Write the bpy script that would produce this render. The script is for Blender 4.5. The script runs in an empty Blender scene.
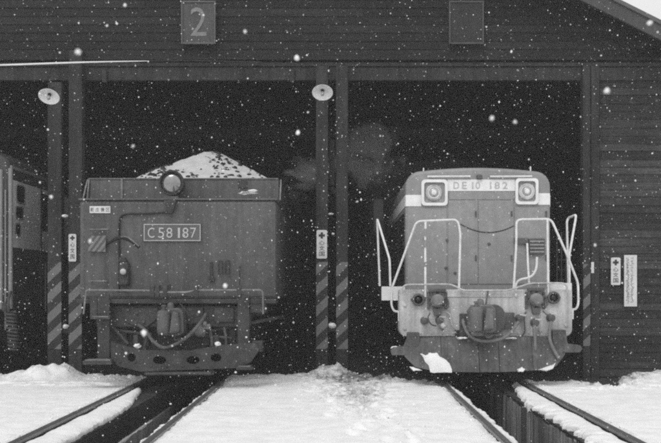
import bpy, bmesh, math, random
from mathutils import Vector, noise as mn
R = math.radians
random.seed(7)
S = bpy.context.scene
COL = S.collection

# ------------------------------------------------------------------ camera
CAMZ, FPX, VX, VY = 1.31, 918.0, 340.0, 287.0      # eye height over rail top, focal length, vanishing point
cam_d = bpy.data.cameras.new('camera'); cam = bpy.data.objects.new('camera', cam_d); COL.objects.link(cam)
cam.location = (0, 0, CAMZ); cam.rotation_euler = (R(90), 0, 0)
cam_d.sensor_width = 36; cam_d.lens = 50; cam_d.shift_x = -9.5/661; cam_d.shift_y = 65.5/661
cam_d.clip_start = 0.05; cam_d.clip_end = 2000
cam_d.dof.use_dof = True; cam_d.dof.focus_distance = 12.8; cam_d.dof.aperture_fstop = 5.6
S.camera = cam
# ------------------------------------------------------------------ overcast sky, weak sun
SUN_EL, SUN_AZ = R(52), R(200)
w = bpy.data.worlds.new('World'); S.world = w; w.use_nodes = True
nt = w.node_tree; nt.nodes.clear()
sky = nt.nodes.new('ShaderNodeTexSky'); sky.sky_type = 'NISHITA'; sky.sun_disc = False
sky.sun_elevation = SUN_EL; sky.sun_rotation = SUN_AZ; sky.dust_density = 6; sky.air_density = 1.0
bw = nt.nodes.new('ShaderNodeRGBToBW'); nt.links.new(sky.outputs[0], bw.inputs[0])
mx = nt.nodes.new('ShaderNodeMix'); mx.data_type = 'FLOAT'; mx.inputs[0].default_value = 0.6   # cloud deck over the clear sky
nt.links.new(bw.outputs[0], mx.inputs[2]); mx.inputs[3].default_value = 10.0
bg = nt.nodes.new('ShaderNodeBackground'); bg.inputs[1].default_value = 0.13
nt.links.new(mx.outputs[0], bg.inputs[0])
out = nt.nodes.new('ShaderNodeOutputWorld'); nt.links.new(bg.outputs[0], out.inputs[0])
sd = bpy.data.lights.new('sun', 'SUN'); sd.energy = 0.8; sd.angle = R(25); sd.color = (1, 1, 1)
so = bpy.data.objects.new('sun', sd); COL.objects.link(so); so.location = (-6, -8, 15)
so.rotation_euler = (R(90) - SUN_EL, 0, R(-20))
S.view_settings.view_transform = 'Standard'; S.view_settings.look = 'None'
S.view_settings.exposure = 0.0; S.view_settings.gamma = 1; S.view_settings.use_curve_mapping = False
S.render.engine = 'CYCLES'
S.cycles.use_denoising = False; S.cycles.max_bounces = 6; S.cycles.diffuse_bounces = 4; S.cycles.volume_bounces = 0
S.cycles.pixel_filter_type = 'BLACKMAN_HARRIS'; S.cycles.filter_width = 2.3
S.cycles.caustics_reflective = False; S.cycles.caustics_refractive = False

# ------------------------------------------------------------------ materials
def mat(name, g, rough=0.7, var=0.25, scale=3.0, streak=0.0, bump=0.0, bscale=40.0, metal=0.0, rnd=0.0, horiz=0.0, spec=0.3, dust=0.0):
    m = bpy.data.materials.new(name); m.use_nodes = True
    t = m.node_tree; N = t.nodes; L = t.links; b = N['Principled BSDF']
    b.inputs['Roughness'].default_value = rough; b.inputs['Metallic'].default_value = metal
    b.inputs['Specular IOR Level'].default_value = spec
    tc = N.new('ShaderNodeTexCoord')
    def nz(sc, stretch=None, det=4):
        n = N.new('ShaderNodeTexNoise'); n.inputs['Scale'].default_value = sc; n.inputs['Detail'].default_value = det
        if stretch:
            mp = N.new('ShaderNodeMapping'); mp.inputs['Scale'].default_value = stretch
            L.new(tc.outputs['Object'], mp.inputs[0]); L.new(mp.outputs[0], n.inputs[0])
        else: L.new(tc.outputs['Object'], n.inputs[0])
        return n.outputs[0]
    def math_(op, a, c):
        n = N.new('ShaderNodeMath'); n.operation = op
        for i, v in enumerate((a, c)):
            if isinstance(v, (int, float)): n.inputs[i].default_value = v
            else: L.new(v, n.inputs[i])
        return n.outputs[0]
    def about1(src, amt):      # 1 + amt * (src - .5) * 2
        return math_('ADD', math_('MULTIPLY', math_('SUBTRACT', src, 0.5), 2*amt*2), 1.0)
    v = math_('MULTIPLY', about1(nz(scale), var), g)
    v = math_('MULTIPLY', v, about1(nz(scale*14), var*0.5))
    if streak: v = math_('MULTIPLY', v, about1(nz(1.0, (14, 14, 0.8)), streak))
    if horiz: v = math_('MULTIPLY', v, about1(nz(1.0, (1.2, 20, 60)), horiz))
    if rnd:
        oi = N.new('ShaderNodeObjectInfo'); v = math_('MULTIPLY', v, about1(oi.outputs['Random'], rnd*0.5))
    if dust:     # fine snow and frost clinging in spots
        v = math_('ADD', v, math_('MULTIPLY', math_('MAXIMUM', math_('SUBTRACT', nz(9, None, 8), 0.58), 0), dust*3))
    v = math_('MAXIMUM', v, 0.004)
    cb = N.new('ShaderNodeCombineColor')
    for i in range(3): L.new(v, cb.inputs[i])
    L.new(cb.outputs[0], b.inputs['Base Color'])
    if bump:
        bp = N.new('ShaderNodeBump'); bp.inputs['Strength'].default_value = bump; bp.inputs['Distance'].default_value = 0.01
        L.new(nz(bscale, (1.0, 1, 30/ max(bscale, 1) * 12) if horiz else None, 6), bp.inputs['Height']); L.new(bp.outputs[0], b.inputs['Normal'])
    return m
M = {}
M['siding'] = mat('weathered siding', 0.009, 0.75, 0.4, 1.2, bump=0.5, bscale=6, rnd=0.7, horiz=0.6, dust=0.03)
M['siding_right'] = mat('paler weathered siding', 0.030, 0.75, 0.5, 1.1, bump=0.6, bscale=6, rnd=0.55, horiz=0.8, dust=0.08)
M['timber'] = mat('sooty timber', 0.023, 0.8, 0.4, 2, streak=0.5, bump=0.6, bscale=12, dust=0.02)
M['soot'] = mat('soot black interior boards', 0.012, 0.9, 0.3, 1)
M['barge'] = mat('barge board paint', 0.05, 0.7, 0.25, 1, streak=0.2)
M['iron'] = mat('dark iron', 0.03, 0.55, 0.35, 5, bump=0.2, dust=0.03)
M['tender'] = mat('tender black paint', 0.08, 0.5, 0.3, 1.1, streak=0.28, bump=0.3, bscale=5, dust=0.06)
M['tender_gear'] = mat('oily tender underframe', 0.040, 0.5, 0.45, 4, bump=0.35, bscale=30, dust=0.07)
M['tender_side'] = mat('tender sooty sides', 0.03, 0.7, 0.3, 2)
M['frost'] = mat('frosted rod', 0.17, 0.7, 0.5, 9)
M['hood'] = mat('diesel vermilion paint read as grey', 0.25, 0.42, 0.2, 0.9, streak=0.08, bump=0.12, bscale=5, dust=0.08)
M['hood_side'] = M['hood']
M['beam'] = mat('diesel light grey beam', 0.44, 0.6, 0.28, 2.5, streak=0.3, bump=0.2, bscale=20, dust=0.05)
M['plough'] = mat('plough dark grey', 0.078, 0.6, 0.45, 2.2, streak=0.4, bump=0.35, bscale=14, dust=0.1)
M['gear'] = mat('oily diesel coupler iron', 0.08, 0.45, 0.35, 5, bump=0.3, bscale=40, dust=0.06)
M['white'] = mat('white paint', 0.74, 0.5, 0.1, 5, streak=0.06)
M['chrome'] = mat('raised letter metal', 0.42, 0.5, 0.1, 8)
M['rail_white'] = mat('white painted handrail', 0.66, 0.45, 0.16, 22)
M['enamel'] = mat('white enamel', 0.88, 0.3, 0.06, 6, spec=0.5)
M['black'] = mat('black rubber', 0.012, 0.6, 0.2, 5)
M['rubber'] = mat('hose rubber', 0.05, 0.65, 0.3, 12, dust=0.1)
M['glassdark'] = mat('dark window glass', 0.006, 0.12, 0.1, 2, spec=0.5)
M['lens'] = mat('lamp lens', 0.34, 0.12, 0.3, 18, spec=0.8)
M['reflector'] = mat('lamp reflector', 0.5, 0.22, 0.1, 5, metal=0.8)
M['tlens'] = mat('dull lamp glass', 0.27, 0.1, 0.45, 5, metal=0.75, spec=0.8)
M['plate_bg'] = mat('number plate field', 0.1, 0.5, 0.15, 6)
M['brass'] = mat('worn brass letters', 0.42, 0.4, 0.12, 9)
M['signgrey'] = mat('faded number board', 0.06, 0.7, 0.25, 3, streak=0.15)
M['signtrim'] = mat('number board trim', 0.09, 0.7, 0.25, 5)
M['blankboard'] = mat('bare number board', 0.022, 0.7, 0.25, 3, streak=0.2)
M['ink'] = mat('sign ink', 0.03, 0.6, 0.2, 5)
M['inkpale'] = mat('faded sign ink', 0.24, 0.6, 0.4, 15)
M['signwhite'] = mat('white sign enamel', 0.58, 0.5, 0.12, 8, streak=0.1)
M['coal'] = mat('coal', 0.016, 0.5, 0.3, 8)
M['rail'] = mat('rusty rail', 0.075, 0.55, 0.3, 6, bump=0.2)
M['railhead'] = mat('worn rail head', 0.15, 0.35, 0.2, 6, metal=0.5)
M['dirt'] = mat('dark wet ground', 0.03, 0.7, 0.6, 1.6, bump=0.8, bscale=12, dust=0.14)
M['concrete'] = mat('wet pit concrete', 0.07, 0.6, 0.4, 2, streak=0.4, bump=0.3)
M['plank'] = mat('pit lining plank', 0.21, 0.7, 0.35, 2, streak=0.55, bump=0.4, bscale=14, rnd=0.6)
M['carpaint'] = mat('railcar cream band', 0.62, 0.5, 0.2, 2, streak=0.15)
M['cardark'] = mat('railcar dark band', 0.045, 0.55, 0.2, 2)
M['carpillar'] = mat('railcar corner pillar', 0.2, 0.5, 0.2, 2)
M['chainm'] = mat('chain iron', 0.03, 0.6, 0.2, 9)

def stripe_mat(name, period, a, b, wear=0.35, slope=0.75):
    m = bpy.data.materials.new(name); m.use_nodes = True; t = m.node_tree; N, L = t.nodes, t.links; p = N['Principled BSDF']
    p.inputs['Roughness'].default_value = 0.8
    tc = N.new('ShaderNodeTexCoord'); sx = N.new('ShaderNodeSeparateXYZ'); L.new(tc.outputs['Object'], sx.inputs[0])
    def mm(op, i, j):
        n = N.new('ShaderNodeMath'); n.operation = op
        for k, v in enumerate((i, j)):
            if isinstance(v, (int, float)): n.inputs[k].default_value = v
            else: L.new(v, n.inputs[k])
        return n.outputs[0]
    n1 = N.new('ShaderNodeTexNoise'); n1.inputs['Scale'].default_value = 30; L.new(tc.outputs['Object'], n1.inputs[0])
    n2 = N.new('ShaderNodeTexNoise'); n2.inputs['Scale'].default_value = 5; n2.inputs['Detail'].default_value = 6; L.new(tc.outputs['Object'], n2.inputs[0])
    v = mm('SUBTRACT', sx.outputs[2], mm('MULTIPLY', sx.outputs[0], slope))
    v = mm('ADD', v, mm('MULTIPLY', n1.outputs[0], 0.018))
    fr = mm('FRACT', mm('DIVIDE', v, period), 0)
    s = mm('GREATER_THAN', fr, 0.5)
    worn = mm('ADD', 1 - wear, mm('MULTIPLY', n2.outputs[0], wear*1.6))
    val = mm('ADD', mm('MULTIPLY', mm('MULTIPLY', s, worn), a - b), b)
    cb = N.new('ShaderNodeCombineColor')
    for i in range(3): L.new(val, cb.inputs[i])
    L.new(cb.outputs[0], p.inputs['Base Color'])
    return m
M['hazard'] = stripe_mat('faded hazard stripes', 0.315, 0.15, 0.020, slope=0.95)
M['hazard_plate'] = stripe_mat('tail marker stripes', 0.105, 0.17, 0.075, 0.2, slope=1.35)

def snow_mat(name, attr=False, g=0.84):
    m = bpy.data.materials.new(name); m.use_nodes = True; t = m.node_tree; N, L = t.nodes, t.links; p = N['Principled BSDF']
    p.inputs['Roughness'].default_value = 0.85; p.inputs['Specular IOR Level'].default_value = 0.2
    tc = N.new('ShaderNodeTexCoord')
    n = N.new('ShaderNodeTexNoise'); n.inputs['Scale'].default_value = 5; n.inputs['Detail'].default_value = 8; L.new(tc.outputs['Object'], n.inputs[0])
    cr = N.new('ShaderNodeValToRGB'); cr.color_ramp.elements[0].position = 0.3; cr.color_ramp.elements[1].position = 0.6
    cr.color_ramp.elements[0].color = (g*0.88,)*3 + (1,); cr.color_ramp.elements[1].color = (g,)*3 + (1,)
    L.new(n.outputs[0], cr.inputs[0]); col = cr.outputs[0]
    if attr:     # trampled, sooty slush (wear with its own shape)
        a = N.new('ShaderNodeAttribute'); a.attribute_name = 'slush'
        n2 = N.new('ShaderNodeTexNoise'); n2.inputs['Scale'].default_value = 11; n2.inputs['Detail'].default_value = 12; n2.inputs['Roughness'].default_value = 0.78
        mp = N.new('ShaderNodeMapping'); mp.inputs['Scale'].default_value = (1, 0.45, 1); L.new(tc.outputs['Object'], mp.inputs[0]); L.new(mp.outputs[0], n2.inputs[0])
        ad = N.new('ShaderNodeMath'); ad.operation = 'ADD'; L.new(a.outputs['Fac'], ad.inputs[0])
        ct = N.new('ShaderNodeMath'); ct.operation = 'MULTIPLY_ADD'; ct.inputs[1].default_value = 2.6; ct.inputs[2].default_value = -0.8; L.new(n2.outputs[0], ct.inputs[0]); L.new(ct.outputs[0], ad.inputs[1])
        r2 = N.new('ShaderNodeValToRGB'); e = r2.color_ramp.elements
        e[0].position = 0.78; e[0].color = (0, 0, 0, 1); e[1].position = 1.42; e[1].color = (1, 1, 1, 1)
        sc = N.new('ShaderNodeMath'); sc.operation = 'MULTIPLY'; sc.inputs[1].default_value = 1.0; L.new(ad.outputs[0], sc.inputs[0])
        mr = N.new('ShaderNodeMapRange'); mr.inputs[1].default_value = 0.88; mr.inputs[2].default_value = 1.55; L.new(sc.outputs[0], mr.inputs[0])
        mixc = N.new('ShaderNodeMix'); mixc.data_type = 'RGBA'; L.new(mr.outputs[0], mixc.inputs[0]); L.new(col, mixc.inputs[6])
        mixc.inputs[7].default_value = (0.13, 0.13, 0.13, 1); col = mixc.outputs[2]
        N.remove(r2)
    L.new(col, p.inputs['Base Color'])
    bp = N.new('ShaderNodeBump'); bp.inputs['Strength'].default_value = 0.6; bp.inputs['Distance'].default_value = 0.02
    n3 = N.new('ShaderNodeTexNoise'); n3.inputs['Scale'].default_value = 26; n3.inputs['Detail'].default_value = 10; n3.inputs['Roughness'].default_value = 0.7; L.new(tc.outputs['Object'], n3.inputs[0])
    L.new(n3.outputs[0], bp.inputs['Height']); L.new(bp.outputs[0], p.inputs['Normal'])
    return m
M['snow'] = snow_mat('fallen snow', True)
M['snowcap'] = snow_mat('settled snow', False, 0.82)
M['heap'] = snow_mat('thin sooty snow on coal', False, 0.54)
M['flake'] = mat('snowflake', 0.82, 0.9, 0.02, 4)

# ------------------------------------------------------------------ geometry helpers
def W(px, py, d):
    """a point d metres in front of the camera, read off the photograph's 661 x 443 frame"""
    return Vector(((px - VX)*d/FPX, d, CAMZ + (VY - py)*d/FPX))
ORG = {}
def org(o): return ORG.get(o.name, Vector((0, 0, 0))) if o else Vector((0, 0, 0))
def tag(o, label=None, cat=None, group=None, kind=None):
    if label: o['label'] = label
    if cat: o['category'] = cat
    if group: o['group'] = group
    if kind: o['kind'] = kind
    return o
def thing(name, loc, label, cat, group=None):
    o = bpy.data.objects.new(name, None); COL.objects.link(o); o.location = loc; o.empty_display_size = 0.2
    ORG[o.name] = Vector(loc); return tag(o, label, cat, group)
class MB:
    def __init__(s): s.v, s.f = [], []
    def add(s, vs, fs):
        n = len(s.v); s.v += [Vector(p) for p in vs]; s.f += [tuple(n + i for i in f) for f in fs]; return s
    def box(s, x0, x1, y0, y1, z0, z1):
        x0, x1 = min(x0, x1), max(x0, x1); y0, y1 = min(y0, y1), max(y0, y1); z0, z1 = min(z0, z1), max(z0, z1)
        return s.add([(x0,y0,z0),(x1,y0,z0),(x1,y1,z0),(x0,y1,z0),(x0,y0,z1),(x1,y0,z1),(x1,y1,z1),(x0,y1,z1)],
                     [(0,3,2,1),(4,5,6,7),(0,1,5,4),(1,2,6,5),(2,3,7,6),(3,0,4,7)])
    def pbox(s, px0, px1, py0, py1, d, depth):
        a, b = W(px0, py1, d), W(px1, py0, d); return s.box(a.x, b.x, d, d + depth, a.z, b.z)
    def prism(s, poly, y0, y1):          # poly: list of (x, z)
        n = len(poly)
        ar = sum(poly[i][0]*poly[(i+1) % n][1] - poly[(i+1) % n][0]*poly[i][1] for i in range(n))
        if ar < 0: poly = poly[::-1]
        vs = [(x, y0, z) for x, z in poly] + [(x, y1, z) for x, z in poly]
        fs = [tuple(range(n)), tuple(range(2*n - 1, n - 1, -1))] + [(i, i + n, (i+1) % n + n, (i+1) % n) for i in range(n)]
        return s.add(vs, fs)
    def pprism(s, ppoly, d, depth): return s.prism([(W(x, y, d).x, W(x, y, d).z) for x, y in ppoly], d, d + depth)
    def tube(s, pts, r, n=8, cap=True):
        pts = [Vector(p) for p in pts]; rings = []; base = len(s.v); up = None
        for i, p in enumerate(pts):
            t = (pts[min(i+1, len(pts)-1)] - pts[max(i-1, 0)]).normalized()
            if up is None: up = t.orthogonal().normalized()
            else: up = (up - t*up.dot(t)).normalized()
            sd = t.cross(up); rr = r[min(i, len(r)-1)] if isinstance(r, (list, tuple)) else r
            rings.append([p + (up*math.cos(a) + sd*math.sin(a))*rr for a in [2*math.pi*k/n for k in range(n)]])
        vs = [q for g in rings for q in g]; fs = []
        for i in range(len(pts) - 1):
            for k in range(n): fs.append((i*n + k, i*n + (k+1) % n, (i+1)*n + (k+1) % n, (i+1)*n + k))
        if cap: fs += [tuple(range(n-1, -1, -1)), tuple((len(pts)-1)*n + k for k in range(n))]
        return s.add(vs, fs)
    def lathe(s, c, axis, prof, n=24):    # prof: (radius, distance along axis)
        c = Vector(c); ax = Vector(axis).normalized(); u = ax.orthogonal().normalized(); v = ax.cross(u)
        vs = []; fs = []
        for r, h in prof:
            for k in range(n):
                a = 2*math.pi*k/n; vs.append(c + ax*h + (u*math.cos(a) + v*math.sin(a))*r)
        for i in range(len(prof) - 1):
            for k in range(n): fs.append((i*n + k, i*n + (k+1) % n, (i+1)*n + (k+1) % n, (i+1)*n + k))
        fs += [tuple(range(n-1, -1, -1)), tuple((len(prof)-1)*n + k for k in range(n))]
        return s.add(vs, fs)
    def blob(s, c, r, sq=(1, 1, 1), amp=0.25, sub=2):
        bm = bmesh.new(); bmesh.ops.create_icosphere(bm, subdivisions=sub, radius=1); off = random.random()*90
        vs = []
        for v in bm.verts:
            k = 1 + amp*mn.noise(v.co*1.7 + Vector((off, off, off)))*1.6
            vs.append(Vector(c) + Vector((v.co.x*sq[0], v.co.y*sq[1], v.co.z*sq[2]))*r*k)
        fs = [tuple(x.index for x in f.verts) for f in bm.faces]; bm.free(); return s.add(vs, fs)
    def build(s, name, m, parent=None, bevel=0, smooth=False, at=None, fixn=True):
        o0 = org(parent) if parent else (Vector(at) if at else Vector((0, 0, 0)))
        me = bpy.data.meshes.new(name); me.from_pydata([v - o0 for v in s.v], [], s.f)
        if fixn:
            bm = bmesh.new(); bm.from_mesh(me); bmesh.ops.recalc_face_normals(bm, faces=bm.faces); bm.to_mesh(me); bm.free()
        return link(name, me, m, parent, bevel, smooth, o0)
def link(name, me, m, parent, bevel=0, smooth=False, o0=None):
    me.materials.append(M[m] if isinstance(m, str) else m)
    o = bpy.data.objects.new(name, me); COL.objects.link(o)
    if parent: o.parent = parent
    elif o0 is not None: o.location = o0
    ORG[o.name] = o0 if o0 is not None else Vector((0, 0, 0))
    if smooth:
        for p in me.polygons: p.use_smooth = True
        me.set_sharp_from_angle(angle=R(38))
    if bevel:
        b = o.modifiers.new('bevel', 'BEVEL'); b.width = bevel; b.segments = 2; b.limit_method = 'ANGLE'; b.angle_limit = R(40)
    return o
def sm(pts, k=6):
    P = [Vector(p) for p in pts]; P = [P[0]*2 - P[1]] + P + [P[-1]*2 - P[-2]]; o = []
    for i in range(1, len(P) - 2):
        a, b, c, d = P[i-1], P[i], P[i+1], P[i+2]
        for j in range(k):
            t = j/k; o.append(0.5*((2*b) + (c - a)*t + (2*a - 5*b + 4*c - d)*t*t + (3*b - a - 3*c + d)*t**3))
    o.append(P[-2]); return o
def bend(pts, r=0.06, k=4):
    """polyline with rounded corners, like a bent pipe"""
    P = [Vector(p) for p in pts]; o = [P[0]]
    for i in range(1, len(P) - 1):
        a, b, c = P[i-1], P[i], P[i+1]; r1 = min(r, (a-b).length*0.45); r2 = min(r, (c-b).length*0.45)
        p, q = b + (a-b).normalized()*r1, b + (c-b).normalized()*r2
        for j in range(k + 1):
            t = j/k; o.append(p*(1-t)**2 + b*2*t*(1-t) + q*t*t)
    return o + [P[-1]]
def text(name, body, x0, x1, z0, z1, y, m, parent, ext=0.004, rot=0):
    """lettering facing the camera side, fitted to a rectangle"""
    cu = bpy.data.curves.new('t', 'FONT'); cu.body = body; cu.extrude = 1.0; cu.resolution_u = 3
    ob = bpy.data.objects.new('t', cu); COL.objects.link(ob)
    dg = bpy.context.evaluated_depsgraph_get(); me = bpy.data.meshes.new_from_object(ob.evaluated_get(dg))
    bpy.data.objects.remove(ob); bpy.data.curves.remove(cu)
    if not me.vertices: return None
    xs = [v.co.x for v in me.vertices]; ys = [v.co.y for v in me.vertices]; a, b, c, d = min(xs), max(xs), min(ys), max(ys); o0 = org(parent)
    for v in me.vertices:
        v.co = Vector((x0 + (v.co.x - a)/(b - a)*(x1 - x0), y + (0 if v.co.z > 0 else ext), z0 + (v.co.y - c)/(d - c)*(z1 - z0))) - o0
    me.materials.clear(); return link(name, me, m, parent, 0, False, o0)
def holed_plate(name, outer, holes, y0, th, m, parent, bevel=0):
    """flat plate in the xz plane with real holes"""
    cu = bpy.data.curves.new('c', 'CURVE'); cu.dimensions = '2D'; cu.fill_mode = 'BOTH'; cu.extrude = th/2
    for poly in [outer] + holes:
        sp = cu.splines.new('POLY'); sp.points.add(len(poly) - 1); sp.use_cyclic_u = True
        for p, (x, z) in zip(sp.points, poly): p.co = (x, z, 0, 1)
    ob = bpy.data.objects.new('c', cu); COL.objects.link(ob)
    dg = bpy.context.evaluated_depsgraph_get(); me = bpy.data.meshes.new_from_object(ob.evaluated_get(dg))
    bpy.data.objects.remove(ob); bpy.data.curves.remove(cu); o0 = org(parent)
    for v in me.vertices: v.co = Vector((v.co.x, y0 + th/2 - v.co.z, v.co.y)) - o0
    me.materials.clear(); return link(name, me, m, parent, bevel, False, o0)
def ell(cx, cz, rx, rz, n=20): return [(cx + rx*math.cos(2*math.pi*k/n), cz + rz*math.sin(2*math.pi*k/n)) for k in range(n)]
def rrect(x0, x1, z0, z1, r, n=5):
    o = []
    for cx, cz, a in ((x1-r, z1-r, 0), (x0+r, z1-r, 90), (x0+r, z0+r, 180), (x1-r, z0+r, 270)):
        for k in range(n + 1): o.append((cx + r*math.cos(R(a + 90*k/n)), cz + r*math.sin(R(a + 90*k/n))))
    return o
def fbm(x, y, s, o=4): return mn.fractal(Vector((x*s, y*s, 3.7)), 1.0, 2.0, o)

# ================================================================== SETTING: ground, snow, pits, rails
FY = 14.2                                   # facade plane
TL, TR, G = -2.21, 1.99, 0.5335+0.0325      # track centre lines, half distance of rail centres
PITS = {TL: (-2.40, -1.80), TR: (1.60, 2.20)}
PY0, PY1, PZ = 3.0, 30.0, -1.15
def lerp_tab(tab, x):
    if x <= tab[0][0]: return tab[0][1]
    for (a, b), (c, d) in zip(tab, tab[1:]):
        if x <= c: return b + (d - b)*(x - a)/(c - a)
    return tab[-1][1]
EDGE = [(-9, 13.6), (-5.0, 13.35), (-4.5, 13.7), (-3.6, 13.9), (-3.0, 13.6), (-1.6, 13.4), (-1.1, 13.7), (-0.4, 13.9), (0.3, 13.7), (0.9, 13.2), (1.5, 12.9),
        (2.6, 13.3), (3.1, 13.2), (3.45, 12.75), (3.75, 12.5), (4.1, 12.9), (4.6, 13.6), (5.5, 14.0), (9, 14.05)]
FP = []
fr_ = random.Random(3)
for k in range(46):     # tracks of people crossing between the rails and along the shed front
    t_ = k/45; FP.append((0.55 - 0.9*t_ + fr_.gauss(0, 0.12) + (0.12 if k % 2 else -0.12), 7.6 + 5.6*t_ + fr_.gauss(0, 0.08), fr_.uniform(-0.4, 0.4)))
for k in range(16): FP.append((-3.2 - 0.14*k + fr_.gauss(0, 0.06), 12.6 + (0.11 if k % 2 else -0.11) + fr_.gauss(0, 0.06), 1.5))
for k in range(16): FP.append((3.0 + 0.16*k + fr_.gauss(0, 0.06), 11.9 + 0.05*k + (0.11 if k % 2 else -0.11) + fr_.gauss(0, 0.06), 1.3))
def prints(x, y):
    d_ = 0.0
    for fx, fy, fa in FP:
        dx, dy = x - fx, y - fy
        if abs(dx) < 0.3 and abs(dy) < 0.3:
            c_, s_ = math.cos(fa), math.sin(fa); u = (dx*c_ + dy*s_)/0.065; v = (-dx*s_ + dy*c_)/0.15; q = u*u + v*v
            if q < 4: d_ += -0.035*math.exp(-q*q) + 0.012*math.exp(-(q - 1.8)**2*3)
    return d_
def snow_h(x, y):
    h = -0.022 + 0.020*fbm(x, y, 0.7, 3) + 0.004*fbm(x + 9, y, 3.2, 3)
    if -5.6 < x < 5.8 and y > 7:
        h += 0.0045*fbm(x, y + 3, 12.0, 3) + 0.012*max(0, fbm(x + 30, y, 1.1, 2))*fbm(x, y, 5.0, 4) + prints(x, y)
    e = lerp_tab(EDGE, x) + 0.34*fbm(x + 3, y*0.6, 1.9, 4) + 0.26*fbm(x, y, 6.0, 4) + 0.25 - y
    sl = slush(x, y)
    if sl > 0.05: h += sl*0.075*fbm(x, y + 5, 6.5, 5) - sl*0.022
    for cx, cy, rx, ry, hh in ((-4.32, 13.6, 0.40, 0.38, 0.11), (-4.9, 13.45, 0.7, 0.3, 0.06), (-4.05, 13.6, 0.2, 0.3, 0.05), (-0.12, 13.82, 0.32, 0.22, 0.12), (-0.05, 13.45, 0.6, 0.4, 0.03),
                               (-1.3, 13.1, 0.6, 0.35, 0.05), (-0.75, 13.4, 0.4, 0.35, 0.03), (0.75, 12.7, 0.5, 0.4, 0.04), (4.9, 13.6, 0.9, 0.5, 0.08)):
        q = ((x - cx)/rx)**2 + ((y - cy)/ry)**2
        if q < 4: h += hh*math.exp(-q*q*0.9)*(1 + 0.45*fbm(x, y, 5, 4)); e += 0.7*math.exp(-q*1.6)
    if e < 0.7: h += 0.05*fbm(x + 1, y + 8, 7.0, 4)*min(1, 0.8 - e)
    if e < 0.25: h -= 0.13*min(1, max(0, (0.25 - e)/0.35))
    return h
def slush(x, y):
    c = 0.28 + 0.15*fbm(1, y, 0.5, 2)
    a = math.exp(-((x - c)/(0.30 + 0.07*max(0, y - 8)))**2)*min(1, max(0.0, (y - 8.3)/3.0))
    b = max(0, 1 - (lerp_tab(EDGE, x) - y)/0.9)
    a *= 1 - 0.9*math.exp(-((x + 0.12)/0.42)**2 - ((y - 13.8)/0.3)**2)
    return min(1, max(0, 0.76*a + 0.55*b + 0.12*fbm(x, y, 1.5, 3) - 0.05))
def lines(a, b, dense0, dense1, fine, coarse=0.8):
    v = []; x = a
    while x < b - 1e-6:
        v.append(x)
        if dense0 <= x < dense1: x += fine
        else:
            gap = dense0 - x if x < dense0 else 1e9
            x += min(max(fine, min(coarse, gap)), gap if gap > 1e-6 else coarse) if x < dense0 else min(coarse, fine + (x - dense1)*0.35 + 0.02)
    v.append(b); return v
# dark ground sheet to the horizon, open over the pits
mb = MB(); GZ = -0.095
xs = [-600, PITS[TL][0], PITS[TL][1], PITS[TR][0], PITS[TR][1], 600]
for i in (0, 2, 4): mb.box(xs[i], xs[i+1], -600, 600, GZ - 0.02, GZ)
for i in (1, 3):
    mb.box(xs[i], xs[i+1], -600, PY0, GZ - 0.02, GZ); mb.box(xs[i], xs[i+1], PY1, 600, GZ - 0.02, GZ)
tag(mb.build('ground', 'dirt'), kind='structure')
# snow cover
mb = MB(); sl_vals = []
def snow_sheet(x0, x1, ed0=None, ed1=None):
    X = lines(x0, x1, max(x0, -5.4), min(x1, 5.6), 0.03); Y = lines(-22, 14.3, 7.2, 14.3, 0.03)
    n = len(X); vs = []
    for y in Y:
        for i, x in enumerate(X):
            xx = x
            if ed0 and i == 0: xx = x - 0.014*abs(fbm(x, y, 5, 3))
            if ed1 and i == n - 1: xx = x + 0.014*abs(fbm(x, y, 5, 3))
            h = snow_h(x, y)
            near = min(x - x0 if ed0 else 9, x1 - x if ed1 else 9)
            if near < 0.05: h -= 0.018 - 0.02*fbm(x, y, 4, 3)
            vs.append((xx, y, h)); sl_vals.append(slush(x, y))
    fs = [(j*n + i, j*n + i + 1, (j+1)*n + i + 1, (j+1)*n + i) for j in range(len(Y) - 1) for i in range(n - 1)]
    mb.add(vs, fs)
snow_sheet(-30, TL - G - 0.034, None, True); snow_sheet(TL + G + 0.034, TR - G - 0.034, True, True); snow_sheet(TR + G + 0.034, 30, True, None)
for x0, x1, y0, y1 in ((5.7, 30, 14.3, 600), (-30, -10.2, 14.3, 600), (-9, 5.7, 38, 600), (-600, 600, -600, -22), (-600, -30, -22, 600), (30, 600, -22, 600)):
    mb.add([(x0, y0, -0.03), (x1, y0, -0.03), (x1, y1, -0.03), (x0, y1, -0.03)], [(0, 1, 2, 3)]); sl_vals += [0.0]*4
sn = mb.build('snow_cover', 'snow', smooth=True, fixn=False)
at = sn.data.attributes.new('slush', 'FLOAT', 'POINT'); at.data.foreach_set('value', sl_vals)
tag(sn, kind='structure')
for p in sn.data.polygons: p.use_smooth = True
cr = MB(); rc_ = random.Random(5)
for k in range(1300):
    u = rc_.random()
    if u < 0.3: x = rc_.gauss(0.25, 0.5); y = rc_.uniform(8.5, 13.9)
    elif u < 0.75: x = rc_.uniform(-5.3, 5.4); y = lerp_tab(EDGE, x) + 0.1 - abs(rc_.gauss(0, 0.35))
    else: x = rc_.choice((TL - G - 0.12, TL + G + 0.12, TR - G - 0.12, TR + G + 0.12)) + rc_.gauss(0, 0.04); y = rc_.uniform(7, 13)
    if any(abs(x - t) < G + 0.05 for t in (TL, TR)): continue
    r_ = rc_.choice((0.004, 0.005, 0.006, 0.008, 0.01, 0.015)); hh = max(snow_h(x, y), GZ)
    cr.blob((x, y, hh + r_*0.2), r_, (1.3, 1.2, 0.8), 0.4, 1)
tag(cr.build('snow_crumbs', 'snowcap'), kind='stuff')
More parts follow.
